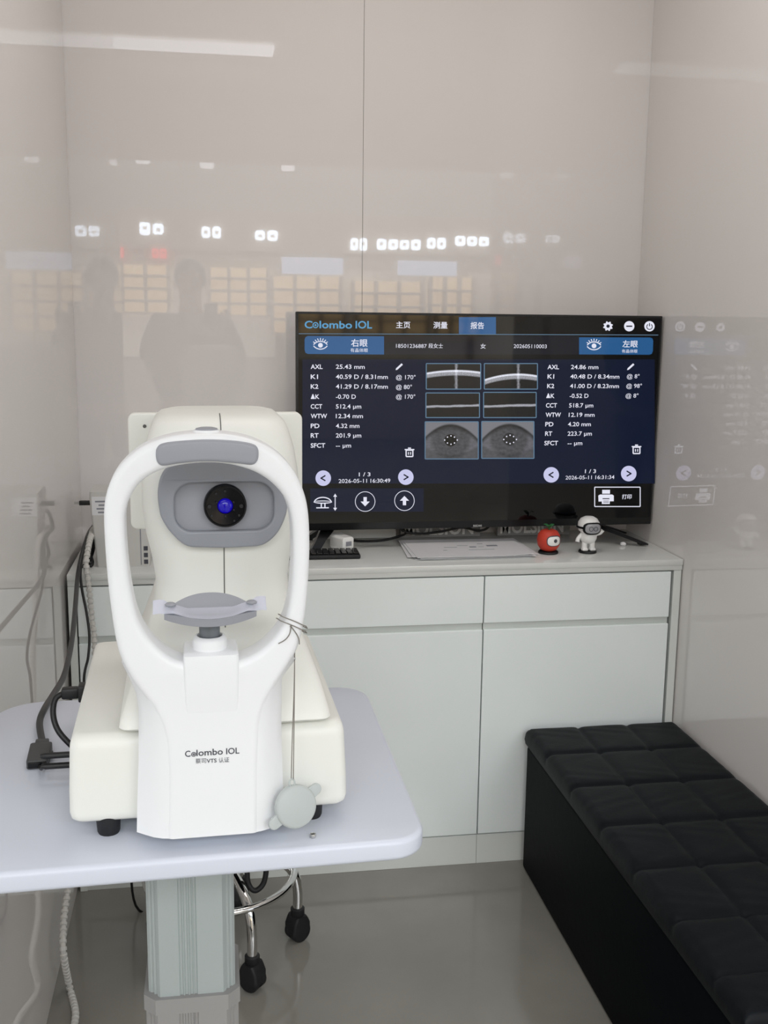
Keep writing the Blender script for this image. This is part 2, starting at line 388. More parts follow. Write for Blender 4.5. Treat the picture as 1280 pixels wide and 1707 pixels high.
for s, y, x0, x1, v, v0, v1 in (('AXL', 611.5, 912.3, 931.4, '24.86 mm', 951.3, 997), ('K1', 627.3, 912.3, 923.4, '40.48 D / 8.34mm', 950.3, 1032), ('K2', 643.2, 911.7, 923.4, '41.00 D / 8.23mm', 949.7, 1031.3),
                                ('ΔK', 659.6, 910.1, 924, '-0.52 D', 949.2, 980.5), ('CCT', 675.5, 909.6, 928, '518.7 µm', 948.1, 988.5), ('WTW', 691.2, 909.1, 934.6, '12.19 mm', 947.6, 990.6),
                                ('PD', 706.9, 908.6, 922.1, '4.20 mm', 946.3, 984.5), ('RT', 722.6, 908.3, 920, '223.7 µm', 945.7, 986.1), ('SFCT', 738.4, 907, 929.8, '-- µm', 945.7, 970.2)):
    word(None, s, x0, x1, y, 7.4, 3, 0.018); word(None, v, v0, v1, y, 7.2, 3, 0.010)
for s, y, x0, x1 in (('@ 8°', 627, 1044.5, 1065.5), ('@ 98°', 643, 1043.5, 1069.5), ('@ 8°', 659.3, 1042.4, 1063.7)): word(None, s, x0, x1, y, 7, 3, 0.004)
word(None, '1 / 3', 598, 617.3, 790.6, 6.6, 3, 0.012); word(None, '2026-05-11', 564.2, 611.5, 801.7, 6.8, 3, 0.002); word(None, '16:30:49', 617.4, 650.3, 801.2, 6.8, 3, 0.006)
word(None, '1 / 3', 974.7, 993, 785.4, 6.4, 3, 0.012); word(None, '2026-05-11', 942.3, 986, 796, 6.5, 3, 0.002); word(None, '16:31:34', 992, 1023.6, 795.4, 6.5, 3, 0.006)
word(None, '打印', 1036.3, 1052.3, 828, 8, 3, 0.012, True)
# icons, each one a piece of the screen
def icon(name, m, fn):
    bm = B(); fn(bm); link(name, bm, M[m], scr, 0)
def eye_icon(bm, cx, cy):
    ring_px(bm, cx, cy + 7, 14.5, 1.6, 4, 20, 218, 322); ring_px(bm, cx, cy - 9, 14.5, 1.6, 4, 20, 38, 142)
    disc_px(bm, cx, cy - 1, 4, 4, 18)
    for k in range(-3, 4):
        an = math.radians(-90 + k * 20); line_px(bm, cx + 10 * math.cos(an), cy - 0.5 + 8.5 * math.sin(an), cx + 14 * math.cos(an), cy - 0.5 + 12.5 * math.sin(an), 1.4, 4)
for c in ((534, 576.5), (989.8, 577.5)): icon('eye_icon', 'ui_white', lambda bm: eye_icon(bm, *c))
def pencil(bm, cx, cy):
    line_px(bm, cx - 4.0, cy + 4.0, cx + 5.0, cy - 4.2, 3.2, 3); poly_px(bm, [(cx - 6, cy + 6), (cx - 5.2, cy + 2.8), (cx - 2.8, cy + 5.2)], 3)
for c in ((665.3, 611), (1051, 611)): icon('pencil_icon', 'ui_white', lambda bm: pencil(bm, *c))
def trash(bm, cx, cy):
    line_px(bm, cx - 8, cy - 4.6, cx + 8, cy - 4.6, 1.9, 3); line_px(bm, cx - 2.5, cy - 7, cx + 2.5, cy - 7, 2.0, 3)
    frame_px(bm, cx - 5.6, cy - 3.6, cx + 5.6, cy + 7, 2.0, 3); line_px(bm, cx - 1.8, cy - 0.6, cx - 1.8, cy + 4, 1.5, 3); line_px(bm, cx + 1.8, cy - 0.6, cx + 1.8, cy + 4, 1.5, 3)
for c in ((682.4, 754), (1060.7, 749)): icon('bin_icon', 'ui_white', lambda bm: trash(bm, *c))
def arrow(bm, cx, cy, s):
    ring_px(bm, cx, cy, 16.4, 1.0, 3, 40); line_px(bm, cx, cy - 7.5 * s, cx, cy + 1 * s, 5.5, 3); poly_px(bm, [(cx - 7.7, cy), (cx + 7.7, cy), (cx, cy + 8 * s)], 3)
for c in ((608.5, 836, 1), (674, 834.6, -1)): icon('arrow_icon', 'ui_white', lambda bm: arrow(bm, *c))
def table_icon(bm):
    ring_px(bm, 538, 838.5, 14.5, 1.8, 3, 24, 185, 355, ry=9.5); ring_px(bm, 538, 836.5, 14.5, 1.8, 3, 24, 5, 175, ry=2.2); ring_px(bm, 538, 836.5, 14.5, 1.4, 3, 24, 185, 355, ry=1.5)
    for x in (535.5, 541.5): line_px(bm, x, 838, x, 845.5, 2, 3)
    line_px(bm, 527, 846.5, 548, 846.3, 1.8, 3); line_px(bm, 558.5, 826, 558.5, 849, 1.4, 3)
    poly_px(bm, [(555.3, 828), (561.7, 828), (558.5, 822.8)], 3); poly_px(bm, [(555.3, 846.5), (561.7, 846.5), (558.5, 851.5)], 3)
icon('table_icon', 'ui_white', table_icon)
icon('button_outline', 'ui_white', lambda bm: frame_px(bm, 991, 812, 1066.8, 844.3, 1.5, 3))
def printer_icon(bm):
    rect_px(bm, 1003.5, 816.5, 1016.5, 823, 3); poly_px(bm, [(997, 826), (1000, 824.3), (1020, 824.3), (1022.8, 826), (1022.8, 835.5), (997.4, 836)], 3); rect_px(bm, 1002.8, 832.5, 1016, 840, 5)
icon('printer_icon', 'ui_white', printer_icon)
def gear(bm):
    pts = []
    for k in range(32):
        an = 2 * math.pi * k / 32; r = 8.2 if (k // 2) % 2 else 6.4; pts.append((1013.2 + r * math.cos(an), 543.7 + r * math.sin(an)))
    poly_px(bm, pts, 3)
icon('gear_icon', 'ui_white', gear); icon('minus_icon', 'ui_white', lambda bm: disc_px(bm, 1048.5, 543.8, 8.6, 3)); icon('power_icon', 'ui_white', lambda bm: disc_px(bm, 1082.3, 543.9, 8.6, 3))
for c in ((538.7, 797, -1), (676.3, 795.3, 1), (918.6, 791.5, -1), (1047.7, 789.4, 1)):
    icon('round_button', 'ui_lilac', lambda bm: disc_px(bm, c[0], c[1], 12.9, 3, 40))
    def chev(bm):
        cx, cy, s = c; line_px(bm, cx - 3.6 * s, cy - 4.4, cx + 4.4 * s, cy + 0.4, 2.2, 4); line_px(bm, cx - 3.6 * s, cy + 4.4, cx + 4.4 * s, cy - 0.4, 2.2, 4)
    icon('button_mark', 'ui_dark', chev)
icon('icon_mark', 'ui_dark', lambda bm: disc_px(bm, 1013.2, 543.7, 2.8, 4)); icon('icon_mark', 'ui_dark', lambda bm: line_px(bm, 1043.5, 543.8, 1053.5, 543.8, 2.2, 4))
icon('icon_mark', 'ui_dark', lambda bm: (ring_px(bm, 1082.3, 544.6, 4.6, 1.4, 4, 24, -55, 235), line_px(bm, 1082.3, 538.6, 1082.3, 544, 1.5, 4)))
icon('icon_mark', 'ui_dark', lambda bm: (line_px(bm, 1004, 831.2, 1015.5, 831.2, 1.6, 4), line_px(bm, 1005, 835, 1014.5, 835, 0.9, 6), line_px(bm, 1005, 837.5, 1014.5, 837.5, 0.9, 6)))
# the six scan pictures
def scan_material(name, kind, seed):
    m = bpy.data.materials.new(name); m.use_nodes = True; nt = m.node_tree; b = nt.nodes['Principled BSDF']
    b.inputs['Base Color'].default_value = (0, 0, 0, 1); b.inputs['Roughness'].default_value = 0.08
    uv = nt.nodes.new('ShaderNodeUVMap'); sp = nt.nodes.new('ShaderNodeSeparateXYZ'); nt.links.new(uv.outputs['UV'], sp.inputs[0])
    def mth(op, a_, b2=None, c=None):
        n_ = nt.nodes.new('ShaderNodeMath'); n_.operation = op
        for i, q in enumerate((a_, b2, c)):
            if q is None: continue
            if isinstance(q, (int, float)): n_.inputs[i].default_value = q
            else: nt.links.new(q, n_.inputs[i])
        return n_.outputs[0]
    def noise(sc, det=3):
        n_ = nt.nodes.new('ShaderNodeTexNoise'); n_.inputs['Scale'].default_value = sc; n_.inputs['Detail'].default_value = det
        mp = nt.nodes.new('ShaderNodeMapping'); mp.inputs['Location'].default_value = (seed, seed * 2, 0); nt.links.new(uv.outputs['UV'], mp.inputs[0]); nt.links.new(mp.outputs[0], n_.inputs['Vector']); return n_.outputs['Fac']
    X, Y = sp.outputs[0], sp.outputs[1]
    def band(yc, half, soft):   # 1 inside |Y-yc|<half
        d = mth('ABSOLUTE', mth('SUBTRACT', Y, yc)); n_ = nt.nodes.new('ShaderNodeMapRange'); n_.inputs['From Min'].default_value = half + soft; n_.inputs['From Max'].default_value = half; nt.links.new(d, n_.inputs['Value']); return n_.outputs[0]
    xc = 0.55 if kind != 'cornea_b' else 0.64
    if kind.startswith('cornea'):
        dx = mth('SUBTRACT', X, xc); arc = mth('SUBTRACT', 0.64 if kind == 'cornea_a' else 0.50, mth('MULTIPLY', mth('MULTIPLY', dx, dx), 0.35 if kind == 'cornea_a' else 0.55))
        tissue = mth('MULTIPLY', band(arc, 0.075, 0.05), mth('MULTIPLY', mth('POWER', noise(70, 6), 3.0), 2.6))
        edge = mth('MULTIPLY', band(mth('ADD', arc, 0.07), 0.02, 0.03), 0.5)
        dxx = mth('ABSOLUTE', dx); n_ = nt.nodes.new('ShaderNodeMapRange'); n_.inputs['From Min'].default_value = 0.075; n_.inputs['From Max'].default_value = 0.015; nt.links.new(mth('ADD', dxx, mth('MULTIPLY', noise(9), 0.08)), n_.inputs['Value'])
        streak = mth('MULTIPLY', n_.outputs[0], mth('MULTIPLY', mth('POWER', noise(9), 2.0), 2.2))
        val = mth('ADD', mth('ADD', tissue, edge), mth('ADD', streak, 0.008))
    elif kind == 'retina':
        yl = mth('ADD', mth('ADD', 0.44, mth('MULTIPLY', mth('SUBTRACT', noise(5), 0.5), 0.07)), mth('MULTIPLY', X, 0.06))
        val = mth('ADD', mth('MULTIPLY', band(yl, 0.018, 0.045), mth('MULTIPLY', noise(60), 0.8)), 0.008)
    else:
        ex, ey = (0.48, 0.50) if kind == 'eye_a' else (0.53, 0.52)
        dx = mth('SUBTRACT', X, ex); dy = mth('MULTIPLY', mth('SUBTRACT', Y, ey), 0.70)
        r = mth('SQRT', mth('ADD', mth('MULTIPLY', dx, dx), mth('MULTIPLY', dy, dy)))
        def step(v, a0, a1):
            n_ = nt.nodes.new('ShaderNodeMapRange'); n_.inputs['From Min'].default_value = a0; n_.inputs['From Max'].default_value = a1; n_.interpolation_type = 'SMOOTHSTEP'; nt.links.new(v, n_.inputs['Value']); return n_.outputs[0]
        iris = mth('ADD', 0.075, mth('MULTIPLY', mth('SUBTRACT', noise(14), 0.5), 0.10))
        sclera = mth('MULTIPLY', step(r, 0.30, 0.42), 0.06)
        lid_line = mth('SUBTRACT', 0.93, mth('MULTIPLY', mth('MULTIPLY', dx, dx), 1.5))
        lid = step(mth('SUBTRACT', Y, lid_line), -0.03, 0.04)
        lash = mth('MULTIPLY', step(mth('SUBTRACT', Y, lid_line), -0.18, -0.02), 0.75)
        val = mth('MULTIPLY', mth('ADD', iris, sclera), mth('SUBTRACT', 1.0, lash))
        val = mth('ADD', mth('MULTIPLY', val, mth('SUBTRACT', 1.0, lid)), mth('MULTIPLY', lid, 0.20))
        low = step(mth('ADD', mth('SUBTRACT', 0.16, Y), mth('MULTIPLY', mth('MULTIPLY', dx, dx), 0.9)), 0.0, 0.1)
        val = mth('ADD', mth('MULTIPLY', val, mth('SUBTRACT', 1.0, mth('MULTIPLY', low, 0.35))), 0.0)
        pup = step(r, 0.125 if kind == 'eye_a' else 0.135, 0.105)
        val = mth('MULTIPLY', val, mth('SUBTRACT', 1.0, mth('MULTIPLY', pup, 0.93 if kind == 'eye_a' else 0.7)))
    cb = nt.nodes.new('ShaderNodeCombineColor'); nt.links.new(mth('MULTIPLY', val, 0.94), cb.inputs[0]); nt.links.new(mth('MULTIPLY', val, 0.96), cb.inputs[1]); nt.links.new(mth('MULTIPLY', val, 1.08), cb.inputs[2])
    nt.links.new(cb.outputs[0], b.inputs['Emission Color']); b.inputs['Emission Strength'].default_value = 1.0
    return m
for (q, kind, sd) in zip(imgs, ('cornea_a', 'retina', 'eye_a', 'cornea_b', 'retina', 'eye_b'), (1.3, 2.1, 3.7, 4.9, 6.2, 7.7)):
    bm = B(); t3 = mk(2); f = bm.faces.new([bm.verts.new(t3(*P2(*p))) for p in ((q[0], q[3]), (q[2], q[3]), (q[2], q[1]), (q[0], q[1]))])
    uvl = bm.loops.layers.uv.new('UVMap')
    for lp, uvc in zip(f.loops, ((0, 0), (1, 0), (1, 1), (0, 1))): lp[uvl].uv = uvc
    me = bpy.data.meshes.new('scan_picture'); bm.to_mesh(me); bm.free()
    o = bpy.data.objects.new('scan_picture', me); COL.objects.link(o); o.parent = scr; me.materials.append(scan_material('scan_' + kind, kind, sd))
for cx, cy in ((751.5, 733.5), (850, 732.5)):
    bm = B()
    for k in range(8):
        an = 2 * math.pi * k / 8; r = 8.2 if k % 4 else 10.5
        disc_px(bm, cx + r * math.cos(an), cy + r * math.sin(an) * 0.85, 1.15, 4, 10)
    link('light_dot', bm, M['ui_white'], scr, 0)
bm = B()
p0 = P2(789, 878.5); p1 = P2(803, 878.3); tp = P2(789, 874.8)
text_into(bm, 'REDMI', p0[0], p1[0], p0[1], tp[1] - p0[1], lambda x, y: Vector((x, yf - 0.0006, y)), 0.01)
link('badge', bm, M['badge'], tv, 0)
for sgn, xa, tip in ((1, 1.03, (1.175, 2.756)), (-1, 0.305, (0.257, 2.738))):
    bm = B()
    top = Vector((xa - TVO.x, 0.0, Z0l + 0.004)); fr = Vector((tip[0] - TVO.x, tip[1] - TVO.y, 0.004))
    if sgn == 1: bk = Vector((tip[0] - TVO.x, 0.085, 0.004))
    else: bk = Vector((tip[0] - TVO.x + 0.0, 0.085, 0.004))
    for end in (fr, bk):
        def sec(c, hx, hy): return [c + Vector((sx * hx, sy * hy, 0)) for sx, sy in ((-1, -1), (1, -1), (1, 1), (-1, 1))]
        mid = top.lerp(end, 0.55) + Vector((0, 0, 0.004))
        loft(bm, [sec(end, 0.012, 0.011), sec(end + Vector((0, 0, 0.004)), 0.012, 0.011), sec(mid, 0.013, 0.012), sec(top, 0.020, 0.014)])
    link('foot', bm, M['tv'], tv, 30)

# ------------------------------------------------------------------ on the worktop
# papers
pc = on_z(775, 918, ZT)
for k in range(6):
    bm = B()
    wx, wy, TK = 0.155, 0.105, 0.0011
    cx, cy, rz = [(0.668, 2.752, -0.01), (0.690, 2.768, 0.05), (0.655, 2.762, -0.06), (0.676, 2.744, 0.02), (0.662, 2.755, -0.025), (0.669, 2.742, 0.005)][k]
    n_ = 12; lay = []
    for zz in (0.0, TK):
        lay.append([[bm.verts.new(((i / n_ * 2 - 1) * wx, (j / n_ * 2 - 1) * wy, 0.0003 + 0.0016 * k + zz)) for j in range(n_ + 1)] for i in range(n_ + 1)])
    lo_, hi_ = lay
    for i in range(n_):
        for j in range(n_):
            bm.faces.new((hi_[i][j], hi_[i + 1][j], hi_[i + 1][j + 1], hi_[i][j + 1])); bm.faces.new((lo_[i][j], lo_[i][j + 1], lo_[i + 1][j + 1], lo_[i + 1][j]))
        for j, q in ((0, 1), (n_, -1)):
            f4 = (lo_[i][j], lo_[i + 1][j], hi_[i + 1][j], hi_[i][j]); bm.faces.new(f4[::q])
            f4 = (lo_[j][i], hi_[j][i], hi_[j][i + 1], lo_[j][i + 1]); bm.faces.new(f4[::q])
    if k == 5:
        for v in bm.verts: v.co.z += 0.004 * max(0, v.co.x / wx - 0.5) ** 2 * 4 * max(0, -v.co.y / wy)
    lab = ['bottom white sheet of the loose papers on the worktop under the television', 'white sheet turned slightly left, second from the bottom of the paper pile', 'white sheet turned right, third from the bottom of the paper pile',
           'white sheet in the upper middle of the paper pile on the worktop', 'white sheet just beneath the printed top sheet of the paper pile', 'topmost loose sheet with grey print on the worktop under the television'][k]
    o = link('paper_sheet', bm, M['paper'], None, 40, (cx, cy, ZT), (0, 0, rz)); tag(o, lab, 'paper', 'loose papers below the television')
    if k == 5:
        zt = 0.0016 * k + 0.0003 + 0.0011 + 0.0003
        for x0, y0, x1, y1 in ((-0.06, 0.005, -0.025, 0.009), (-0.02, 0.025, 0.01, 0.028), (0.01, 0.0, 0.028, 0.012), (0.035, 0.005, 0.05, 0.007), (0.06, 0.01, 0.09, 0.025), (0.0, -0.03, 0.07, -0.027), (-0.07, -0.03, -0.06, -0.027), (0.04, 0.04, 0.055, 0.045)):
            bm = B(); box(bm, (x0, y0, zt - 0.0004), (x1, y1, zt)); link('print', bm, M['ink_light'], o, 0)
# sign blocks
for px0, px1, lab in ((668, 798, 'left grey block sign with white letters under the television'), (834, 952, 'right grey block sign with white letters behind the red figurine')):
    a = on_z(px0, 897, ZT); b2 = on_z(px1, 892, ZT)
    y = 2.945
    t = thing('block_sign', lab, 'sign', ((a.x + b2.x) / 2, y, ZT), 0, 'block signs behind the television')
    hw = (b2.x - a.x) / 2
    bm = B(); box(bm, (-hw, -0.012, 0), (hw, 0.012, 0.06), 0.001); link('block', bm, M['sign'], t, 30)
    bm = B(); text_into(bm, 'MOLSION', -hw + 0.008, hw - 0.02, 0.008, 0.038, lambda x, yy: Vector((x, -0.0126, yy)), 0.03)
    link('lettering', bm, M['sign_txt'], t, 0)
bm = B(); box(bm, (-0.11, -0.02, 0), (0.11, 0.02, 0.05), 0.002); o = link('storage_box', bm, M['printer'], None, 30, (0.40, 2.955, ZT)); tag(o, 'flat pale box lying against the back wall under the left end of the television', 'box')
# charger plug
t = thing('power_adapter', 'small white plug adapter with black cable beside the left television foot', 'adapter', (0.338, 2.80, ZT + 0.0205), 0.5)
bm = B(); loft(bm, [[Vector((x, y, z)) for x, z in rrect(0, 0, hx, hz, 0.008)] for y, hx, hz in ((-0.031, 0.015, 0.014), (-0.029, 0.018, 0.0175), (0.026, 0.0205, 0.020), (0.031, 0.017, 0.016))]); link('body', bm, M['white_gloss'], t, 40)
bm = B(); box(bm, (-0.009, -0.033, -0.006), (0.009, -0.0305, 0.006), 0.0005); link('socket', bm, M['ink_light'], t, 0)
def cable(name, lab, pts, r, m, cat='cable', n=10, group=None, seg=8):
    bm = B(); tube(bm, smoothline(pts, n), r, seg); o = link(name, bm, m, None, 60); return tag(o, lab, cat, group)
cable('power_cable', 'black cable running from the white plug adapter along the worktop', [(0.345, 2.835, ZT + 0.02), (0.40, 2.86, ZT + 0.008), (0.46, 2.875, ZT + 0.006), (0.50, 2.885, ZT + 0.012), (0.53, 2.90, ZT + 0.02), (0.515, 2.908, ZT + 0.04), (0.48, 2.90, ZT + 0.075)], 0.0035, M['cable_black'])
cable('signal_cable', 'black cable drooping behind the paper pile below the television', [(0.47, 2.90, ZT + 0.10), (0.515, 2.892, ZT + 0.035), (0.56, 2.89, ZT + 0.02), (0.63, 2.90, ZT + 0.022), (0.69, 2.895, ZT + 0.034), (0.745, 2.895, ZT + 0.024), (0.775, 2.90, ZT + 0.04), (0.785, 2.90, ZT + 0.09)], 0.0035, M['cable_black'])
# keyboard-like black bar
t = thing('keyboard', 'black compact keyboard on the worktop half hidden by the white arch', 'keyboard', (0.27, 2.69, ZT), -0.02)
bm = B(); box(bm, (-0.11, -0.012, 0), (0.103, 0.055, 0.012), 0.004); link('case', bm, M['black'], t, 30)
bm = B()
for i in range(13):
    for j in range(4): box(bm, (-0.103 + i * 0.0157, -0.007 + j * 0.0152, 0.0125), (-0.0895 + i * 0.0157, 0.006 + j * 0.0152, 0.0165), 0.001, 1)
link('keys', bm, M['black_gloss'], t, 30)
# red figurine
t = thing('fruit_figurine', 'small round red fruit figurine with green leaf on the worktop', 'figurine', (0.883, 2.695, ZT))
bm = B(); lathe(bm, [(0.0, 0), (0.026, 0), (0.027, 0.002), (0.026, 0.006), (0, 0.006)], seg=32); link('stand', bm, M['black'], t, 40)
bm = B(); lathe(bm, [(0.0, 0.006), (0.012, 0.0065), (0.022, 0.011), (0.029, 0.022), (0.0315, 0.036), (0.029, 0.051), (0.022, 0.061), (0.012, 0.0655), (0.004, 0.064), (0, 0.0635)], seg=36); link('body', bm, M['red'], t, 60)
sph = lambda x, z: -math.sqrt(max(1e-6, 0.0325 ** 2 - x * x - (z - 0.037) ** 2 * 0.8)) - 0.0005
bm = B(); patch(bm, 0.006, 0.038, 0.0205, 0.0150, lambda x, z: sph(x, z) + 0.0006, 0.006); link('window_rim', bm, M['ink'], t, 40)
bm = B(); patch(bm, 0.006, 0.038, 0.0185, 0.0130, sph, 0.006)
fw = link('face_window', bm, M['white_gloss'], t, 40)
bm = B(); patch(bm, 0.009, 0.039, 0.0055, 0.0055, lambda x, z: sph(x, z) - 0.0006, 0.003, 2.0, 3, 20); link('pupil', bm, M['ink'], fw, 40)
bm = B(); tube(bm, [(0, 0, 0.062), (0.001, 0, 0.070)], 0.002)
for an in (0.4, 2.3, 4.2):
    d = Vector((math.cos(an), math.sin(an), 0)); n_ = Vector((-d.y, d.x, 0))
    loft(bm, [[Vector((0, 0, 0.068)) + d * s * 0.017 + n_ * sg * wd + Vector((0, 0, 0.010 * math.sin(s * 2.2) + zz)) for sg, zz in ((-1, 0), (0, 0.0015), (1, 0), (0, -0.001))] for s, wd in ((0.02, 0.002), (0.3, 0.006), (0.65, 0.007), (0.98, 0.0015))])
link('leaf', bm, M['green'], t, 60)
# astronaut-like white figurine
t = thing('goggled_figurine', 'small white waving figurine wearing dark rimmed goggles', 'figurine', (0.992, 2.692, ZT))
bm = B(); lathe(bm, [(0.0, 0), (0.0235, 0), (0.0245, 0.002), (0.0235, 0.006), (0, 0.006)], seg=32); link('stand', bm, M['black'], t, 40)
bm = B()
lathe(bm, [(0.0, 0.024), (0.010, 0.025), (0.018, 0.030), (0.0225, 0.038), (0.0235, 0.047), (0.021, 0.055), (0.018, 0.058)], (0, 0, 0), seg=28)
lathe(bm, [(0.0, 0.052), (0.016, 0.053), (0.026, 0.060), (0.0295, 0.071), (0.0285, 0.083), (0.022, 0.093), (0.012, 0.0985), (0, 0.0995)], (0, 0, 0), seg=28)
link('body', bm, M['white_gloss'], t, 60)
for s in (-1, 1):
    bm = B(); lathe(bm, [(0, 0.0062), (0.008, 0.0065), (0.0095, 0.011), (0.0075, 0.016), (0.0075, 0.031), (0, 0.033)], (s * 0.0105, -0.003, 0), seg=20); box(bm, (s * 0.0105 - 0.008, -0.015, 0.0062), (s * 0.0105 + 0.008, -0.001, 0.014), 0.003); link('leg', bm, M['white_gloss'], t, 60)
bm = B(); tube(bm, smoothline([(-0.019, -0.002, 0.052), (-0.029, -0.004, 0.040), (-0.032, -0.006, 0.031)], 5), 0.0055, 12, rfun=lambda q: 0.0048 + 0.0014 * q); link('arm', bm, M['white_gloss'], t, 60)
bm = B(); tube(bm, smoothline([(0.018, -0.002, 0.050), (0.030, -0.004, 0.053), (0.037, -0.006, 0.062)], 5), 0.0055, 12, rfun=lambda q: 0.0048 + 0.0016 * q); link('arm', bm, M['white_gloss'], t, 60)
hd = lambda x, z: -0.0305 + (x / 0.030) ** 2 * 0.013 + ((z - 0.070) / 0.03) ** 2 * 0.006
bm = B(); patch(bm, 0.003, 0.070, 0.0255, 0.0165, lambda x, z: hd(x, z), 0.010, 3.0)
ring_pts = [(0.0305 * math.cos(a_), 0.0305 * math.sin(a_), 0.071) for a_ in [math.radians(-40 + 260 * k / 24) for k in range(25)]]
tube(bm, ring_pts, 0.003, 8); gg = link('goggles', bm, M['black_gloss'], t, 50)
bm = B(); patch(bm, 0.003, 0.070, 0.0215, 0.0128, lambda x, z: hd(x, z) - 0.0012, 0.004, 3.0); gl = link('lens', bm, M['goggle'], gg, 40)
bm = B()
for x in (-0.004, 0.009): tube(bm, [(x + 0.0055 * math.cos(2 * math.pi * k / 20), -0.0322, 0.070 + 0.0055 * math.sin(2 * math.pi * k / 20)) for k in range(20)], 0.0007, 6, closed=True)
link('eye_ring', bm, M['ink'], gl, 50)
bm = B(); lathe(bm, [(0, 0), (0.006, 0.0005), (0.009, 0.004), (0.006, 0.008), (0.002, 0.010), (0, 0.010)], seg=7)
for v in bm.verts: v.co.x *= 1 + 0.3 * math.sin(v.co.y * 900); v.co.y *= 1 + 0.25 * math.sin(v.co.x * 700)
tag(link('paper_scrap', bm, M['paper'], None, 20, (1.122, 2.765, ZT)), 'tiny crumpled white scrap beside the right television foot', 'scrap')
# computer case in the left corner
t = thing('computer_case', 'pale upright device case with label behind the white arch in the left corner', 'computer', (-0.225, 2.655, ZT))
zt = on_y(160, 820, 2.655).z - ZT
bm = B(); loft(bm, [[Vector((x, y, z)) for x, y in rrect(0, 0.060, hx, 0.060, 0.006, 3)] for z, hx in ((0.0, 0.064), (0.03, 0.066), (zt * 0.9, 0.077), (zt, 0.076))]); case = link('case', bm, M['printer'], t, 40)
bm = B(); box(bm, (-0.071, -0.0006, zt - 0.058), (-0.012, 0.001, zt - 0.012)); lb = link('label_sticker', bm, M['paper'], t, 0)
for k, (x0, x1) in enumerate(((-0.063, -0.035), (-0.055, -0.035), (-0.060, -0.032), (-0.057, -0.030))):
    bm = B(); box(bm, (x0, -0.0009, zt - 0.026 - 0.009 * k), (x1, -0.0004, zt - 0.022 - 0.009 * k))
    link('print', bm, M['ink_light'], lb, 0)
bm = B(); box(bm, (0.042, -0.0006, 0.004), (0.0445, 0.002, zt - 0.03)); link('seam', bm, M['ink_light'], t, 0)
bm = B()
for k in range(3): box(bm, (0.050, -0.0012, 0.006 + 0.017 * k), (0.060, 0.002, 0.017 + 0.017 * k), 0.0005)
link('port', bm, M['ink'], t, 0)
zt2 = 0.125
bm = B(); box(bm, (-0.020, -0.006, -0.0055), (0.012, 0.006, 0.0055), 0.001); o = tag(link('cable_plug', bm, M['cable_black'], None, 30, (-0.311, 2.70, 0.985)), 'black plug sticking out of the left side of the pale case', 'plug')
bm = B(); box(bm, (-0.032, -0.004, -0.003), (-0.020, 0.004, 0.003)); link('connector', bm, M['steel'], o, 0)
cable('looped_cable', 'black cable loops coiled beside the pale case in the left corner', [(-0.285, 2.70, ZT + 0.09), (-0.295, 2.70, ZT + 0.06), (-0.305, 2.68, ZT + 0.03), (-0.30, 2.66, ZT + 0.012), (-0.285 - 0.02, 2.65, ZT + 0.006), (-0.315, 2.68, ZT + 0.03), (-0.305, 2.70, ZT + 0.065), (-0.30, 2.69, ZT + 0.04), (-0.31, 2.66, ZT + 0.012), (-0.325, 2.64, ZT + 0.006)], 0.004, M['cable_black'])

# ------------------------------------------------------------------ instrument table
ZTT = 0.82
tb = thing('instrument_table', 'white lift table with rounded corners and grey fluted column carrying the eye instrument', 'table', (-0.05, 1.46, 0))
L0c = Vector((-0.05, 1.46, 0))
def corner_round(pts, rads, n=10):
    out = []; N = len(pts)
    for i in range(N):
        p = Vector(pts[i]); a_ = Vector(pts[i - 1]); c2 = Vector(pts[(i + 1) % N]); r = rads[i]
        d1 = (a_ - p).normalized(); d2 = (c2 - p).normalized(); ang = d1.angle(d2); L = r / math.tan(ang / 2)
        s, e = p + d1 * L, p + d2 * L; cc = p + (d1 + d2).normalized() * (r / math.sin(ang / 2))
        for k in range(n + 1):
            v = (s - cc).lerp(e - cc, k / n).normalized() * r; out.append(tuple(cc + v))
    return out
corners = [(-0.352, 1.172), (0.2535, 1.193), (0.2518, 1.7525), (-0.354, 1.742)]
corners = [(x - L0c.x, y - L0c.y) for x, y in corners]
top = corner_round(corners, (0.06, 0.045, 0.055, 0.075))
bm = B(); plate(bm, [top], 0.0275, 0.007, lambda x, y, z: Vector((x, y, ZTT - 0.01375 + z)), 4); link('tabletop', bm, M['table'], tb, 40)
# fluted column
def fluted(hx, hy, ch, grooves=True):
    pts = []
    def seg(p, q, marks):
        p, q = Vector(p), Vector(q); L = (q - p).length; d = (q - p) / L; nrm = Vector((d.y, -d.x))
        pts.append(tuple(p))
        for mx in marks:
            for dx, dn in ((-0.003, 0), (-0.0015, 0.0022), (0.0015, 0.0022), (0.003, 0)): pts.append(tuple(p + d * (L * mx + dx) - nrm * dn))
    f = (0.34, 0.42, 0.50, 0.56) if grooves else (); s = (0.35, 0.65) if grooves else ()
    seg((-hx + ch, -hy), (hx - ch, -hy), f); seg((hx - ch, -hy), (hx, -hy + ch), s); seg((hx, -hy + ch), (hx, hy - ch), f)
    seg((hx, hy - ch), (hx - ch, hy), s); seg((hx - ch, hy), (-hx + ch, hy), f); seg((-hx + ch, hy), (-hx, hy - ch), s); seg((-hx, hy - ch), (-hx, -hy + ch), f); seg((-hx, -hy + ch), (-hx + ch, -hy), s)
    return pts
ccx, ccy = -0.043 - L0c.x, 1.462 - L0c.y
def colsec(z, hx, hy, ch, g=True): return [Vector((ccx + x, ccy + y, z)) for x, y in fluted(hx, hy, ch, g)]
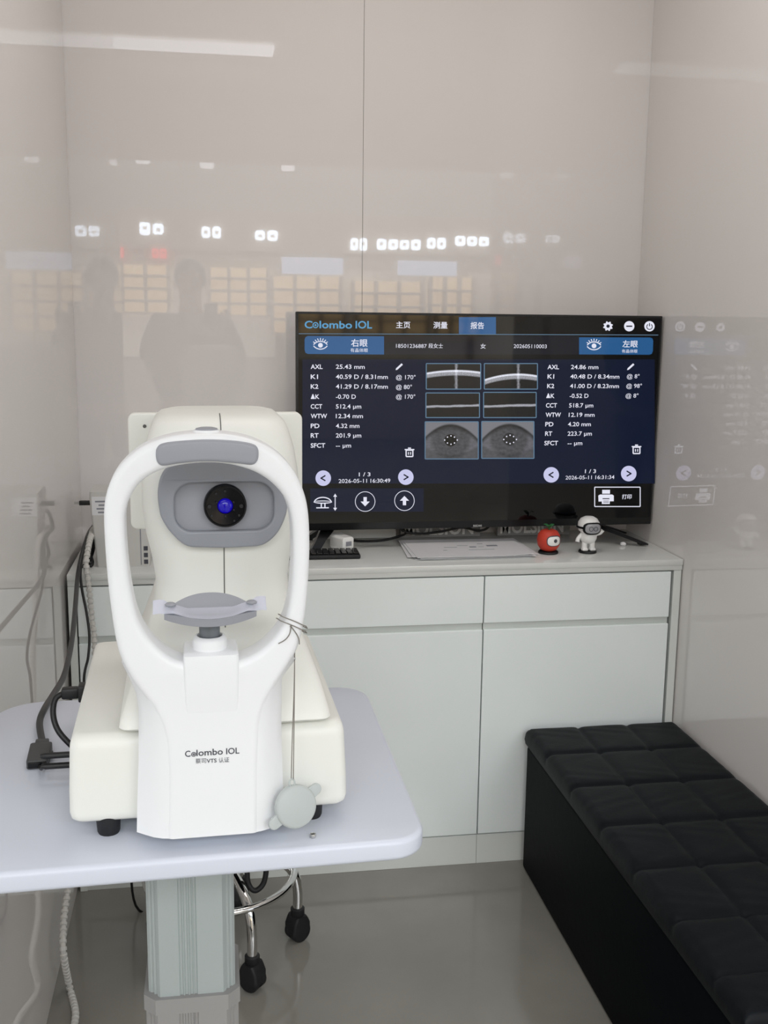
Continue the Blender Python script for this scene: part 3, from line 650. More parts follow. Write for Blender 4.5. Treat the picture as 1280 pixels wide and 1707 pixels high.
bm = B(); loft(bm, [colsec(0.40, 0.0615, 0.062, 0.017), colsec(ZTT - 0.0275, 0.0615, 0.062, 0.017)]); link('inner_column', bm, M['alu'], tb, 20)
bm = B(); loft(bm, [colsec(0.03, 0.0655, 0.0665, 0.017), colsec(0.475, 0.0655, 0.0665, 0.017)])
loft(bm, [colsec(0.470, 0.068, 0.069, 0.017, False), colsec(0.494, 0.068, 0.069, 0.017, False)]); link('outer_column', bm, M['sleeve'], tb, 20)
bm = B(); box(bm, (ccx - 0.2, ccy - 0.10, 0.012), (ccx + 0.2, ccy + 0.10, 0.035), 0.006); link('base_plate', bm, M['sleeve'], tb, 30)
for sx in (-1, 1):
    for sy in (-1, 1):
        bm = B(); lathe(bm, [(0, 0.0), (0.018, 0.0), (0.02, 0.004), (0.014, 0.013), (0, 0.013)], (ccx + sx * 0.17, ccy + sy * 0.08, 0), seg=18); link('foot', bm, M['black'], tb, 40)

# ------------------------------------------------------------------ eye instrument
dv = thing('eye_measuring_instrument', 'white eye measuring instrument with arch headrest, chin rest and blue glowing lens', 'medical instrument', DO, TH)
def uv2(px, py, v=0.0):
    q = on_v(px, py, v); return q.x, q.z
# base
UC = 0.0115
bm = B()
secs = []
for wv, hu, v0, v1, r in ((0.020, 0.158, 0.060, 0.440, 0.012), (0.0212, 0.1640, 0.054, 0.447, 0.012), (0.025, 0.1682, 0.0507, 0.450, 0.012), (0.032, 0.1700, 0.050, 0.451, 0.012), (0.060, 0.1695, 0.050, 0.451, 0.012), (0.112, 0.1672, 0.0515, 0.450, 0.012), (0.119, 0.1665, 0.0525, 0.449, 0.012), (0.1245, 0.1650, 0.0555, 0.447, 0.012), (0.1285, 0.1620, 0.061, 0.443, 0.012), (0.130, 0.158, 0.068, 0.438, 0.012)):
    secs.append([Vector((x, y, wv)) for x, y in rrect(UC, (v0 + v1) / 2, hu, (v1 - v0) / 2, r, 8)])
loft(bm, secs); link('base', bm, M['dev_cream'], dv, 50)
for u, v in ((-0.1135, 0.066), (0.1375, 0.070), (-0.115, 0.40), (0.138, 0.40)):
    bm = B(); lathe(bm, [(0, 0.0), (0.0125, 0.0), (0.0138, 0.003), (0.0150, 0.020), (0.0150, 0.026), (0, 0.026)], (u, v, 0), seg=28); link('rubber_foot', bm, M['black'], dv, 40)
# carriage + measuring head (one body that slides on the base)
HC = 0.034
def hsec(wv, hu, v0, v1, r, dc=0.0, n=8): return [Vector((x, y, wv)) for x, y in rrect(HC + dc, (v0 + v1) / 2, hu, (v1 - v0) / 2, r, n)]
bm = B()
loft(bm, [hsec(0.1345, 0.126, 0.052, 0.400, 0.012, -0.002), hsec(0.138, 0.1290, 0.048, 0.404, 0.013, -0.002), hsec(0.146, 0.1275, 0.050, 0.402, 0.014, -0.002), hsec(0.175, 0.118, 0.080, 0.392, 0.02), hsec(0.205, 0.1075, 0.112, 0.382, 0.03),
          hsec(0.235, 0.097, 0.135, 0.375, 0.04), hsec(0.262, 0.0885, 0.146, 0.365, 0.045), hsec(0.29, 0.0865, 0.148, 0.355, 0.048), hsec(0.32, 0.0905, 0.143, 0.345, 0.050), hsec(0.35, 0.0965, 0.136, 0.34, 0.052),
          hsec(0.39, 0.1010, 0.132, 0.338, 0.052), hsec(0.43, 0.1000, 0.134, 0.337, 0.052), hsec(0.46, 0.0955, 0.142, 0.336, 0.05), hsec(0.482, 0.0895, 0.154, 0.335, 0.045), hsec(0.494, 0.084, 0.166, 0.334, 0.04), hsec(0.5005, 0.0765, 0.180, 0.330, 0.035), hsec(0.5035, 0.064, 0.198, 0.322, 0.03)])
head = link('measuring_head', bm, M['dev_cream'], dv, 60)
bm = B()
tube(bm, [(HC + 0.001, 0.1325 + d, wv) for wv, d in ((0.344, 0.0050), (0.32, 0.0103), (0.29, 0.0153), (0.262, 0.0133), (0.235, 0.0023))], 0.0007, 6)
tube(bm, [(HC, 0.1418, 0.46), (HC, 0.1538, 0.482), (HC, 0.1658, 0.4942), (HC, 0.1798, 0.5008), (HC, 0.198, 0.5037)], 0.0007, 6)
link('seam', bm, M['dev_line'], head, 60)
# grey face plate with recessed window and lens
fz = lambda zx, zy: uv2(160 + zx / 3.368, 680 + zy / 3.368, 0.118)
outline = [fz(*p) for p in ((395, 340), (362, 392), (346, 470), (352, 560), (371, 630), (430, 712), (512, 776), (620, 785), (720, 787), (830, 782), (935, 770), (1012, 712), (1060, 630), (1077, 556), (1062, 480), (1020, 410), (950, 352), (850, 312), (700, 300), (540, 305), (440, 318))]
outl = [(p.x, p.y) for p in smoothline([Vector((x, y, 0)) for x, y in outline], 6, True)]
ic = fz(722, 555); ihx = (fz(1000, 555)[0] - fz(440, 555)[0]) / 2; ihz = (fz(722, 420)[1] - fz(722, 690)[1]) / 2
win = rrect(ic[0], ic[1], ihx, ihz, 0.022, 8)
bm = B(); plate(bm, [outl, win], 0.014, 0.003, lambda x, y, z: Vector((x, 0.117 + 0.007 + z + max(0, (abs(x - HC) - 0.055)) ** 2 * 9, y))); fp = link('face_plate', bm, M['grey_face'], dv, 50)
bm = B(); plate(bm, [rrect(ic[0], ic[1], ihx + 0.004, ihz + 0.004, 0.024, 8)], 0.004, 0.0005, lambda x, y, z: Vector((x, 0.1275 + z, y))); link('recess', bm, M['grey_pad'], fp, 50)
lc = on_v(375.5, 844, 0.112)
bm = B(); lathe(bm, [(0, 0.138), (0.0262, 0.138), (0.0264, 0.112), (0.0255, 0.1105), (0.0240, 0.1105), (0.0235, 0.1125), (0.0100, 0.1140), (0.0095, 0.1165), (0, 0.1165)], (lc.x, 0, lc.z), 'Y', 48); lens = link('lens_ring', bm, M['black_gloss'], dv, 40)
bm = B(); lathe(bm, [(0, 0.1105), (0.004, 0.1108), (0.0075, 0.1122), (0.0092, 0.1145), (0.0092, 0.117), (0, 0.117)], (lc.x, 0, lc.z), 'Y', 32); link('blue_lens', bm, M['lens_blue'], lens, 60)
bm = B()
for k, (an, rr, sz) in enumerate([(90, 0.0190, 0.0015), (270, 0.0125, 0.0011), (0, 0.0195, 0.0024), (180, 0.0195, 0.0024), (125, 0.0195, 0.0012), (215, 0.0205, 0.0014), (325, 0.0205, 0.0014), (155, 0.0115, 0.001), (25, 0.0115, 0.001), (335, 0.0115, 0.001), (300, 0.0215, 0.0012)]):
    lathe(bm, [(0, 0.1105), (sz, 0.1107), (sz, 0.1136), (0, 0.1136)], (lc.x + rr * math.cos(math.radians(an)), 0, lc.z + rr * math.sin(math.radians(an))), 'Y', 12)
link('sensor_dot', bm, M['black'], lens, 40)
# operator display at the back
pu0, pu1 = on_v(214.5, 760, 0.36).x, on_v(504, 760, 0.36).x; pw1 = on_v(360, 688.5, 0.36).z; pw0 = on_v(214, 883, 0.36).z
bm = B(); plate(bm, [rrect((pu0 + pu1) / 2, (pw0 + pw1) / 2, (pu1 - pu0) / 2, (pw1 - pw0) / 2, 0.010, 6)], 0.022, 0.003, lambda x, y, z: Vector((x, 0.371 + z, y))); disp = link('rear_display', bm, M['dev_cream'], dv, 40)
sc_ = on_v(241, 710.5, 0.36)
bm = B(); lathe(bm, [(0, 0.3592), (0.0026, 0.3592), (0.0026, 0.362), (0, 0.362)], (sc_.x, 0, sc_.z), 'Y', 16); link('screw', bm, M['dev_line'], disp, 40)
# arch headrest
outer_px = [(277, 1391), (278, 1339), (277, 1269), (271, 1223), (255, 1184), (238, 1160), (219, 1134), (203, 1103), (194, 1075), (187, 1035), (180, 980), (175, 920), (172.5, 870), (174, 838), (181, 810), (193, 786), (211, 765), (236, 746), (266, 733), (303, 725), (345, 722.5), (388, 725.5), (428, 736), (462, 755), (488, 782), (505, 815), (514, 850), (517, 900), (515.5, 960), (511, 1015), (504, 1055), (493, 1090), (469, 1130), (448, 1165), (437, 1197), (434, 1229), (432, 1292), (432, 1380), (390, 1388), (340, 1393), (300, 1393)]
ol = [uv2(*p) for p in outer_px]
body_pts = smoothline([Vector((x, y, 0)) for x, y in ol[:38]], 5)
olp = [(ol[0][0], -0.01)] + [(p.x, p.y) for p in body_pts] + [(ol[37][0], -0.01)]
inner_px = [(208, 880), (211, 930), (218, 985), (229, 1030), (248, 1066), (275, 1092), (305, 1106), (350, 1110), (400, 1103), (432, 1088), (456, 1066), (473, 1040), (483, 1005), (488, 960), (489, 910), (486, 865), (476, 833), (456, 808), (430, 790), (400, 779), (370, 773.5), (340, 772.5), (310, 775), (280, 781), (254, 791), (231, 808), (216, 832), (209, 855)]
il = [uv2(*p) for p in inner_px]
ilp = [(p.x, p.y) for p in smoothline([Vector((x, y, 0)) for x, y in il], 5, True)]
bm = B(); plate(bm, [olp, ilp], 0.048, 0.0085, lambda x, y, z: Vector((x, 0.024 + z, y)), 5)
# side wings that sweep back from the centre column to the base
Lw = [((204, 1105), (203, 1104)), ((219, 1134), (216, 1129)), ((240, 1163), (227, 1155)), ((255, 1184), (231, 1180)), ((271, 1223), (231, 1215)), ((277, 1269), (231, 1263)), ((278, 1339), (229, 1335)), ((277, 1391), (228, 1387)), ((277, 1425), (228, 1425))]
Rw = [((492, 1098), (493, 1097)), ((469, 1130), (470, 1128)), ((448, 1165), (469, 1160)), ((437, 1197), (469, 1190)), ((434, 1229), (469, 1222)), ((432, 1292), (471, 1290)), ((432, 1380), (473, 1368)), ((432, 1425), (473, 1410))]
for rows, sg in ((Lw, 1), (Rw, -1)):
    G = []
    for cpx, epx in rows:
        a_ = on_v(cpx[0] + sg * 9, cpx[1], 0.0015); e_ = on_v(epx[0], epx[1], 0.027)
        far = Vector((e_.x, 0.056, e_.z)); inn = Vector((a_.x, 0.056, a_.z))
        t_ = [a_]
        for k in (0.25, 0.5, 0.75):
            q = a_.lerp(e_, k); q.y -= 0.006 * math.sin(math.pi * k) * min(1, abs(a_.x - e_.x) / 0.03); t_.append(q)
        ee = e_.copy(); ee.y -= 0.002; t_ += [ee, Vector((e_.x, 0.036, e_.z)), far, inn]
        G.append(t_)
    R = [[bm.verts.new(p) for p in r] for r in G]
    for p, q in zip(R, R[1:]):
        for k in range(8): bm.faces.new((p[k], p[(k + 1) % 8], q[(k + 1) % 8], q[k]))
    bm.faces.new(R[0]); bm.faces.new(R[-1][::-1])
geo = bm.verts[:] + bm.edges[:] + bm.faces[:]
cut = bmesh.ops.bisect_plane(bm, geom=geo, plane_co=(0, 0, 0.0172), plane_no=(0, 0, 1), clear_inner=True)
bmesh.ops.holes_fill(bm, edges=[e for e in cut['geom_cut'] if isinstance(e, bmesh.types.BMEdge)], sides=0)
arch = link('arch_headrest', bm, M['dev'], dv, 45)
# raised centre block under the chin rest, with collar
bm = B(); q0 = on_v(305.5, 1092, -0.004); q1 = on_v(398, 1092, -0.004); qb = on_v(350, 1206, 0.0)
loft(bm, [[Vector((x, y, z)) for x, y in rrect((q0.x + q1.x) / 2, (va + 0.05) / 2, (q1.x - q0.x) / 2 - dx, (0.05 - va) / 2, 0.004, 4)] for z, va, dx in ((qb.z, 0.0012, 0.0), (qb.z + 0.03, -0.0015, 0.0), (q0.z - 0.010, -0.004, 0.0), (q0.z - 0.003, -0.003, 0.0), (q0.z, 0.002, 0.0015))])
link('column_cover', bm, M['dev'], dv, 40)
ZK = q0.z
bm = B(); q = on_v(350, 1085, 0.022); uc = q.x
lathe(bm, [(0.0, ZK - 0.004), (0.0195, ZK - 0.004), (0.0205, ZK + 0.003), (0.0200, ZK + 0.010), (0.0175, ZK + 0.0145), (0.0150, ZK + 0.0150), (0.0140, ZK + 0.013), (0.0138, ZK + 0.004), (0, ZK + 0.004)], (uc, 0.022, 0), seg=40); link('collar', bm, M['dev'], dv, 50)
ztop = on_v(350, 1045, 0.012).z
bm = B(); lathe(bm, [(0, ZK + 0.002), (0.0121, ZK + 0.002), (0.0121, ztop + 0.004), (0, ztop + 0.004)], (uc, 0.022, 0), seg=32); link('chin_rest_post', bm, M['grey_dark'], dv, 40)
# chin rest: grey dish
cl, cr = on_v(273.5, 1030, 0.0).x, on_v(428, 1026, 0.0).x; chw = (cr - cl) / 2; chc = (cl + cr) / 2
wb = on_v(350, 1048, -0.018).z
bkz = on_v(350, 987.5, 0.046).z; fz0 = on_v(350, 1033, -0.016).z; fz1 = on_v(277, 1024, 0.003).z
def dish(s, t_):          # s -1..1 across, t 0 front .. 1 back ; top surface, low in the middle of the front
    x = chc + chw * s; vf = -0.016 * (1 - s * s) + 0.003; vb = 0.012 + 0.034 * (1 - abs(s) ** 2.4)
    wf = fz0 + (fz1 - fz0) * (0.5 - 0.5 * math.cos(math.pi * min(1, abs(s) * 1.1)))
    wbk = bkz - 0.012 * abs(s) ** 2.2
    return Vector((x, vf + (vb - vf) * t_, wf + (wbk - wf) * (0.75 * t_ + 0.25 * t_ * t_) - 0.0035 * math.sin(math.pi * t_) * (1 - s * s)))
bm = B(); NS, NT = 40, 14
tp = [[bm.verts.new(dish(-1 + 2 * i / NS, j / NT)) for j in range(NT + 1)] for i in range(NS + 1)]
def under(s, t_):
    p = dish(s, t_); return Vector((p.x, p.y + 0.0015 * (1 - 2 * t_), wb + 0.006 * s * s + 0.004 * t_))
bt = [[bm.verts.new(under(-1 + 2 * i / NS, j / NT)) for j in range(NT + 1)] for i in range(NS + 1)]
for i in range(NS):
    for j in range(NT):
        bm.faces.new((tp[i][j], tp[i + 1][j], tp[i + 1][j + 1], tp[i][j + 1])); bm.faces.new((bt[i][j], bt[i][j + 1], bt[i + 1][j + 1], bt[i + 1][j]))
    bm.faces.new((tp[i][0], bt[i][0], bt[i + 1][0], tp[i + 1][0])); bm.faces.new((tp[i][NT], tp[i + 1][NT], bt[i + 1][NT], bt[i][NT]))
for j in range(NT):
    bm.faces.new((tp[0][j], tp[0][j + 1], bt[0][j + 1], bt[0][j])); bm.faces.new((tp[NS][j], bt[NS][j], bt[NS][j + 1], tp[NS][j + 1]))
chin = link('chin_rest', bm, M['grey_pad'], dv, 40)
pins = []
for px, py in ((284, 1009.5), (419, 1005.5)):
    s = -0.86 if px < 350 else 0.86
    p = on_v(px, py, 0.009); pins.append(p)
    bm = B(); lathe(bm, [(0, -0.012), (0.0030, -0.012), (0.0030, 0.000), (0.0062, 0.0004), (0.0066, 0.0016), (0.0045, 0.0032), (0, 0.0034)], p, seg=22); link('paper_pin', bm, M['grey_pad'], chin, 40)
# forehead pad, top marker
pad_px = [(259.5, 757), (262, 746), (272, 739.5), (300, 735.5), (345, 733), (390, 735), (419, 740), (429, 746), (431.5, 757), (429, 769), (420, 775.5), (395, 773), (345, 769.5), (300, 773), (272, 777), (262, 771)]
pp = [(p.x, p.y) for p in smoothline([Vector((*uv2(x, y, -0.004), 0)) for x, y in pad_px], 5, True)]
bm = B(); plate(bm, [pp], 0.014, 0.004, lambda x, y, z: Vector((x, 0.003 + z, y)), 4); link('forehead_pad', bm, M['grey_pad'], dv, 50)
q = on_v(345, 722.5, 0.0); mu, mw = q.x, q.z
bm = B(); lathe(bm, [(0, -0.004), (0.0150, -0.004), (0.0150, 0.0005), (0.0138, 0.0020), (0, 0.0020)], (mu, 0.022, mw), seg=36); mk_ = link('top_button', bm, M['dev'], dv, 50)
bm = B(); lathe(bm, [(0, 0.0015), (0.0128, 0.0015), (0.0122, 0.0034), (0.008, 0.0046), (0, 0.005)], (mu, 0.022, mw), seg=36); link('grey_cap', bm, M['grey_pad'], mk_, 50)
# lettering on the front
t3 = lambda x, y: Vector((x, -0.0006, y))
bm = B()
def dword(s, x0, x1, yb, cap, bold, cjk=False):
    p0, p1, tp_ = uv2(x0, yb), uv2(x1, yb), uv2(x0, yb - cap); text_into(bm, s, p0[0], p1[0], p0[1], tp_[1] - p0[1], t3, bold, cjk)
dword('C', 308.5, 317.5, 1261.5, 10.5, 0.012); dword('lombo', 327.5, 371.5, 1260, 11, 0.012); dword('IOL', 377, 399, 1257, 10.5, 0.012)
for r0, r1 in ((4.2, 2.9), (2.0, 0.6)):
    c0 = uv2(322.8, 1257.2); k_ = (uv2(332.8, 1257)[0] - c0[0]) / 10; prev = None
    for k in range(29):
        an = 2 * math.pi * k / 28; cur = [bm.verts.new(t3(c0[0] + rr * k_ * math.cos(an), c0[1] + rr * k_ * math.sin(an))) for rr in (r0, r1)]
        if prev: bm.faces.new((prev[0], cur[0], cur[1], prev[1]))
        prev = cur
dword('蔡司', 326, 343.5, 1272.8, 8.5, 0.0, True); dword('VTS', 344.5, 361, 1271.5, 6.8, 0.012); dword('认证', 364.5, 382, 1271.3, 8.5, 0.0, True)
link('lettering', bm, M['ink'], arch, 0)
# sockets on the left flank
bm = B()
for v, wv in ((0.22, 0.040), (0.22, 0.025)): box(bm, (UC - 0.1705, v - 0.006, wv - 0.004), (UC - 0.1675, v + 0.006, wv + 0.004), 0.001)
box(bm, (UC - 0.1705, 0.320, 0.072), (UC - 0.160, 0.350, 0.102), 0.002); link('side_socket', bm, M['black'], dv, 30)

def W(u, v, wv): return DO + DU * u + DV * v + Vector((0, 0, wv))
# paper strip on the chin rest
bm = B(); NS2, NT2 = 60, 8
def sp2(s, t_):
    sc_ = max(-1, min(1, s)); d0 = dish(sc_, 0.0); d1 = dish(sc_, 0.03 + 0.50 * t_)
    p = d0 + Vector((0, -0.0012, 0.0003)) if t_ == 0 else d1 + Vector((0, -0.0010, 0.0014))
    if abs(s) > 1:
        e = abs(s) - 1; q0 = dish(sc_, 0.0); p = Vector((chc + chw * s, q0.y - 0.0012 + 0.016 * t_, q0.z + 0.0004 + 0.0125 * t_ + 0.0008 * math.sin(e * 14)))
    elif abs(s) > 0.8:
        k = (abs(s) - 0.8) / 0.2; q0 = dish(sc_, 0.0); p = p.lerp(Vector((chc + chw * s, q0.y - 0.0012 + 0.016 * t_, q0.z + 0.0006 + 0.0125 * t_)), k)
    a_ = max(0.0, min(1.0, (abs(s) - 0.45) / 0.4)); e_ = max(0.0, min(1.0, (1.0 - abs(s)) / 0.2)); p.z += 0.0065 * a_ * a_ * (3 - 2 * a_) * e_ * (0.35 + 0.65 * t_)
    return p
g = [[bm.verts.new(sp2(-1.24 + 2.46 * i / NS2, j / NT2)) for j in range(NT2 + 1)] for i in range(NS2 + 1)]
for i in range(NS2):
    for j in range(NT2): bm.faces.new((g[i][j], g[i + 1][j], g[i + 1][j + 1], g[i][j + 1]))
bmesh.ops.solidify(bm, geom=bm.faces[:], thickness=0.0005)
tag(link('paper_strip', bm, M['paper_strip'], None, 50, DO, (0, 0, TH)), 'white paper strip pinned across the grey chin rest', 'paper')

# ------------------------------------------------------------------ dust cap on a cord
cp = thing('dust_cap', 'round pale grey lens cap with two tabs hanging on a thin cord from the arch', 'lens cap', W(0, 0, 0), TH)
cc = on_v(494, 1345, 0.002)
rad = 0.0262
tiltm = Matrix.Rotation(math.radians(18), 3, 'Z') @ Matrix.Rotation(math.radians(-12), 3, 'X')
def capT(p): return cc + tiltm @ p
bm = B(); lathe(bm, [(0, -0.0035), (rad - 0.0035, -0.0035), (rad - 0.0012, -0.0022), (rad, 0.0), (rad, 0.006), (rad - 0.002, 0.0075), (0, 0.0075)], (0, 0, 0), 'Y', 56)
for v in bm.verts: v.co = capT(v.co)
link('cap_disc', bm, M['cap_grey'], cp, 35)
for an in (28, 208):
    d = Vector((math.cos(math.radians(an)), 0, math.sin(math.radians(an)))); n_ = Vector((-d.z, 0, d.x))
    loop = [(rad * 0.80, -0.0075), (rad * 0.80, 0.0075)] + [(rad + 0.0065 + 0.0070 * math.cos(a_), 0.0070 * math.sin(a_)) for a_ in [math.radians(85 - 17 * k) for k in range(11)]]
    bm = B(); plate(bm, [loop], 0.005, 0.0012, lambda x, y, z: capT(d * x + n_ * y + Vector((0, 0.004 + z, 0)))); link('tab', bm, M['cap_grey'], cp, 40)
bm = B(); tube(bm, [capT(Vector((-0.0016 + 0.0034 * math.cos(a_), 0.003, rad + 0.0026 + 0.0048 * math.sin(a_)))) for a_ in [2 * math.pi * k / 20 for k in range(20)]], 0.0011, 8, closed=True); link('eyelet', bm, M['cap_grey'], cp, 60)
eye = capT(Vector((-0.0012, 0.003, rad + 0.006)))
bm = B()
ht = on_v(491, 1098, 0.022)
tube(bm, smoothline([eye + Vector((-0.0012, 0, 0)), eye.lerp(ht, 0.35) + Vector((-0.0009, 0, 0)), eye.lerp(ht, 0.7), ht + Vector((0.0, 0, -0.002)), on_v(492, 1080, 0.050), on_v(500, 1056, 0.050)], 6), 0.0006, 6)
tube(bm, smoothline([eye + Vector((0.0014, 0, 0)), eye.lerp(ht, 0.35) + Vector((0.0010, 0, 0)), eye.lerp(ht, 0.7) + Vector((0.0006, 0, 0)), ht], 6), 0.0006, 6)
for (pa, pb) in (((467, 1025), (509, 1044)), ((464, 1032), (508, 1052))):
    ring = [on_v(pa[0], pa[1], 0.050), on_v(pa[0] - 1, pa[1], 0.024), on_v(pa[0], pa[1], 0.0045), on_v(pa[0] + 4, pa[1] + 3, -0.0012), on_v((pa[0] + pb[0]) / 2, (pa[1] + pb[1]) / 2, -0.0012), on_v(pb[0] - 4, pb[1] - 2, -0.0012), on_v(pb[0] + 1, pb[1], 0.0045), on_v(pb[0] + 1, pb[1] + 1, 0.024), on_v(pb[0], pb[1] + 2, 0.0495)]
    tube(bm, smoothline(ring, 4, True), 0.0006, 6, closed=True)
tube(bm, smoothline([on_v(485, 1044, -0.0016), on_v(483, 1056, -0.0014), on_v(476, 1066, -0.0012), on_v(464, 1073, -0.0012)], 6), 0.0006, 6)
tube(bm, smoothline([on_v(485, 1044, -0.0016), on_v(493, 1055, -0.0014), on_v(498, 1065, -0.0008), on_v(499, 1074, 0.002)], 6), 0.0006, 6)
lathe(bm, [(0, -0.0012), (0.0010, -0.0009), (0.0013, 0), (0.0010, 0.0009), (0, 0.0012)], on_v(485, 1044, -0.0016), seg=10)
link('cord', bm, M['cord'], cp, 60)
# nut
np_ = on_z(521.5, 1396, ZTT)
bm = B(); hexo = [(0.0040 * math.cos(math.radians(60 * k + 10)), 0.0040 * math.sin(math.radians(60 * k + 10))) for k in range(6)]; hol = [(0.0023 * math.cos(2 * math.pi * k / 18), 0.0023 * math.sin(2 * math.pi * k / 18)) for k in range(18)]
plate(bm, [hexo, hol], 0.0050, 0.0005, lambda x, y, z: Vector((x, y, 0.0025 + z)), 1); tag(link('hex_nut', bm, M['steel'], None, 25, (np_.x, np_.y, ZTT)), 'tiny steel nut lying on the white table edge', 'nut')

# ------------------------------------------------------------------ cables left of the instrument
ap = on_z(66, 1259, ZTT + 0.006)
ad = thing('video_adapter', 'dark grey boxy video adapter lying on the white table left of the instrument', 'adapter', (ap.x, ap.y, ZTT), 0.06)
bm = B(); plate(bm, [rrect(0, -0.002, 0.0148, 0.034, 0.004, 4)], 0.013, 0.0018, lambda x, y, z: Vector((x * (1 + (y + 0.03) * 0.6), y, 0.0068 + z))); link('shell', bm, M['adapter'], ad, 40)
bm = B(); box(bm, (-0.0125, -0.0372, 0.0025), (0.0125, -0.0350, 0.0112), 0.0008); link('socket_face', bm, M['black_gloss'], ad, 30)
bm = B(); box(bm, (-0.0095, 0.031, 0.0025), (0.0095, 0.048, 0.0125), 0.002); link('connector_hood', bm, M['adapter'], ad, 30)
pts = [Vector((ap.x - 0.003, ap.y + 0.046, ZTT + 0.0075)), on_z(66, 1205, ZTT + 0.012), on_y(74, 1182, 1.66), on_y(90, 1156, 1.76), on_y(106, 1128, 1.88), on_y(116, 1090, 2.02), on_y(122, 1050, 2.16), on_y(126, 1005, 2.34), on_y(129, 965, 2.52), on_y(133, 940, 2.575), on_y(140, 912, 2.61), on_y(148, 889, 2.70), on_y(156, 877, 2.80), Vector((-0.285, 2.88, 0.935)), Vector((-0.25, 2.94, 0.90)), Vector((-0.22, 2.96, 0.85))]
cable('video_cable', 'thick dark grey cable sagging from the corner cabinet down to the adapter', pts, 0.0052, M['cable'], n=8, seg=12)
cable('thin_cable', 'thin black cable dropping in front of the left cabinet beside the spiral wrap', [on_y(146, 897, 2.66), on_y(138, 925, 2.60), on_y(134, 955, 2.565), on_y(137, 985, 2.55), on_y(144, 1020, 2.52), on_y(149, 1060, 2.48), on_y(147, 1095, 2.44), on_y(140, 1140, 2.42), on_y(150, 1250, 2.42), Vector((-0.22, 2.45, 0.25)), Vector((-0.20, 2.47, 0.006)), Vector((-0.05, 2.50, 0.006))], 0.0032, M['cable_black'])
sp = smoothline([Vector((-0.20, 2.88, 0.845)), Vector((-0.24, 2.86, 0.89)), on_y(161, 880, 2.80), on_y(152, 893, 2.66), on_y(146, 920, 2.59), on_y(144, 945, 2.568), on_y(149, 985, 2.562), on_y(153, 1030, 2.56), on_y(158, 1090, 2.54), on_y(150, 1200, 2.46), on_y(133, 1350, 2.33), on_y(112, 1490, 2.22), on_y(106, 1540, 2.17), on_y(106, 1590, 2.12), on_z(116, 1645, 0.010), on_z(126, 1690, 0.010), on_z(118, 1730, 0.010)], 70)
bm = B(); ph = [0.0]
for i in range(1, len(sp)): ph.append(ph[-1] + (sp[i] - sp[i - 1]).length)
def wrap_r(q):
    i = int(round(q * (len(sp) - 1))); return 0.0066 + 0.0011 * (1 if math.sin(2 * math.pi * ph[i] / 0.014) > 0.0 else -1)
tube(bm, sp, 0.006, 10, rfun=wrap_r); tag(link('spiral_cable_wrap', bm, M['wrap'], None, 30), 'white spiral wrapped cable bundle hanging from the left cabinet to the floor', 'cable')
# power plug on the left flank
pw = on_y(104, 1157, 0) if False else None
sb = W(UC - 0.166, 0.335, 0.087)
pl = thing('power_plug', 'black mains plug and cable plugged into the left flank of the instrument', 'plug', sb, TH)
bm = B(); box(bm, (-0.016, -0.012, -0.012), (-0.006, 0.012, 0.012), 0.002); box(bm, (-0.040, -0.008, -0.008), (-0.015, 0.008, 0.008), 0.003)
link('plug_body', bm, M['cable_black'], pl, 30)
bm = B(); tube(bm, smoothline([Vector((-0.036, 0, 0)), Vector((-0.048, -0.006, -0.006)), Vector((-0.051, -0.016, -0.024)), Vector((-0.045, -0.026, -0.044)), Vector((-0.030, -0.034, -0.062)), Vector((-0.013, -0.036, -0.078)), Vector((-0.009, -0.020, -0.0825)), Vector((-0.010, 0.06, -0.0825))], 8), 0.0042, 10); link('mains_cable', bm, M['cable_black'], pl, 60)
for i, (pa, pb, mid, lab) in enumerate((((112, 1263), (86, 1263), (99, 1263), 'upper small black plug between the adapter and the instrument base'), ((110, 1279), (72, 1287), (90, 1283), 'lower thin black plug and lead between the adapter and the instrument base'))):
    e = W(UC - 0.1712, 0.22, 0.040 - 0.015 * i)
    t = thing('data_plug', lab, 'plug', e, TH, 'small plugs left of the instrument')
    bm = B(); lathe(bm, [(0, -0.001), (0.0034, -0.001), (0.0042, -0.004), (0.0042, -0.046), (0.0030, -0.052), (0, -0.052)], (0, 0, 0), 'X', 16); link('plug_body', bm, M['cable_black'], t, 40)
    tgt = Vector((ap.x, ap.y, ZTT)) + (Vector((0.016, 0.006, 0.008)) if i == 0 else Vector((0.006, -0.0395, 0.006)))
    q = Vector(((tgt - e).dot(DU), (tgt - e).dot(DV), tgt.z - e.z))
    cpts = [Vector((-0.050, 0, 0)), Vector((-0.050, 0, 0)).lerp(q, 0.5) + Vector((0, 0, -0.004)), q]
    bm = B(); tube(bm, smoothline(cpts, 8), 0.0022, 8); link('lead', bm, M['cable_black'], t, 60)

# ------------------------------------------------------------------ bench
BX0, BX1, BY0, BY1 = 0.797, 1.207, 1.372, 2.558
bn = thing('storage_bench', 'black leatherette storage bench with tufted lid along the right wall', 'bench', ((BX0 + BX1) / 2, (BY0 + BY1) / 2, 0))
hx, hy = (BX1 - BX0) / 2, (BY1 - BY0) / 2
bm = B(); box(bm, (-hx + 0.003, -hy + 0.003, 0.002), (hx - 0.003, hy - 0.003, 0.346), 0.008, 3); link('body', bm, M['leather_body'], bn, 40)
cxn = [-hx, 0.935 - (BX0 + BX1) / 2, 1.068 - (BX0 + BX1) / 2, hx]
cyn = [hy - d for d in (0, 0.175, 0.360, 0.553, 0.735, 0.915, 1.08, 1.186)]
def cell(v, cs):
    cs2 = sorted(cs)
    for i in range(len(cs2) - 1):
        if v <= cs2[i + 1] + 1e-9: return i, (v - cs2[i]) / (cs2[i + 1] - cs2[i])
    return len(cs2) - 2, 1.0
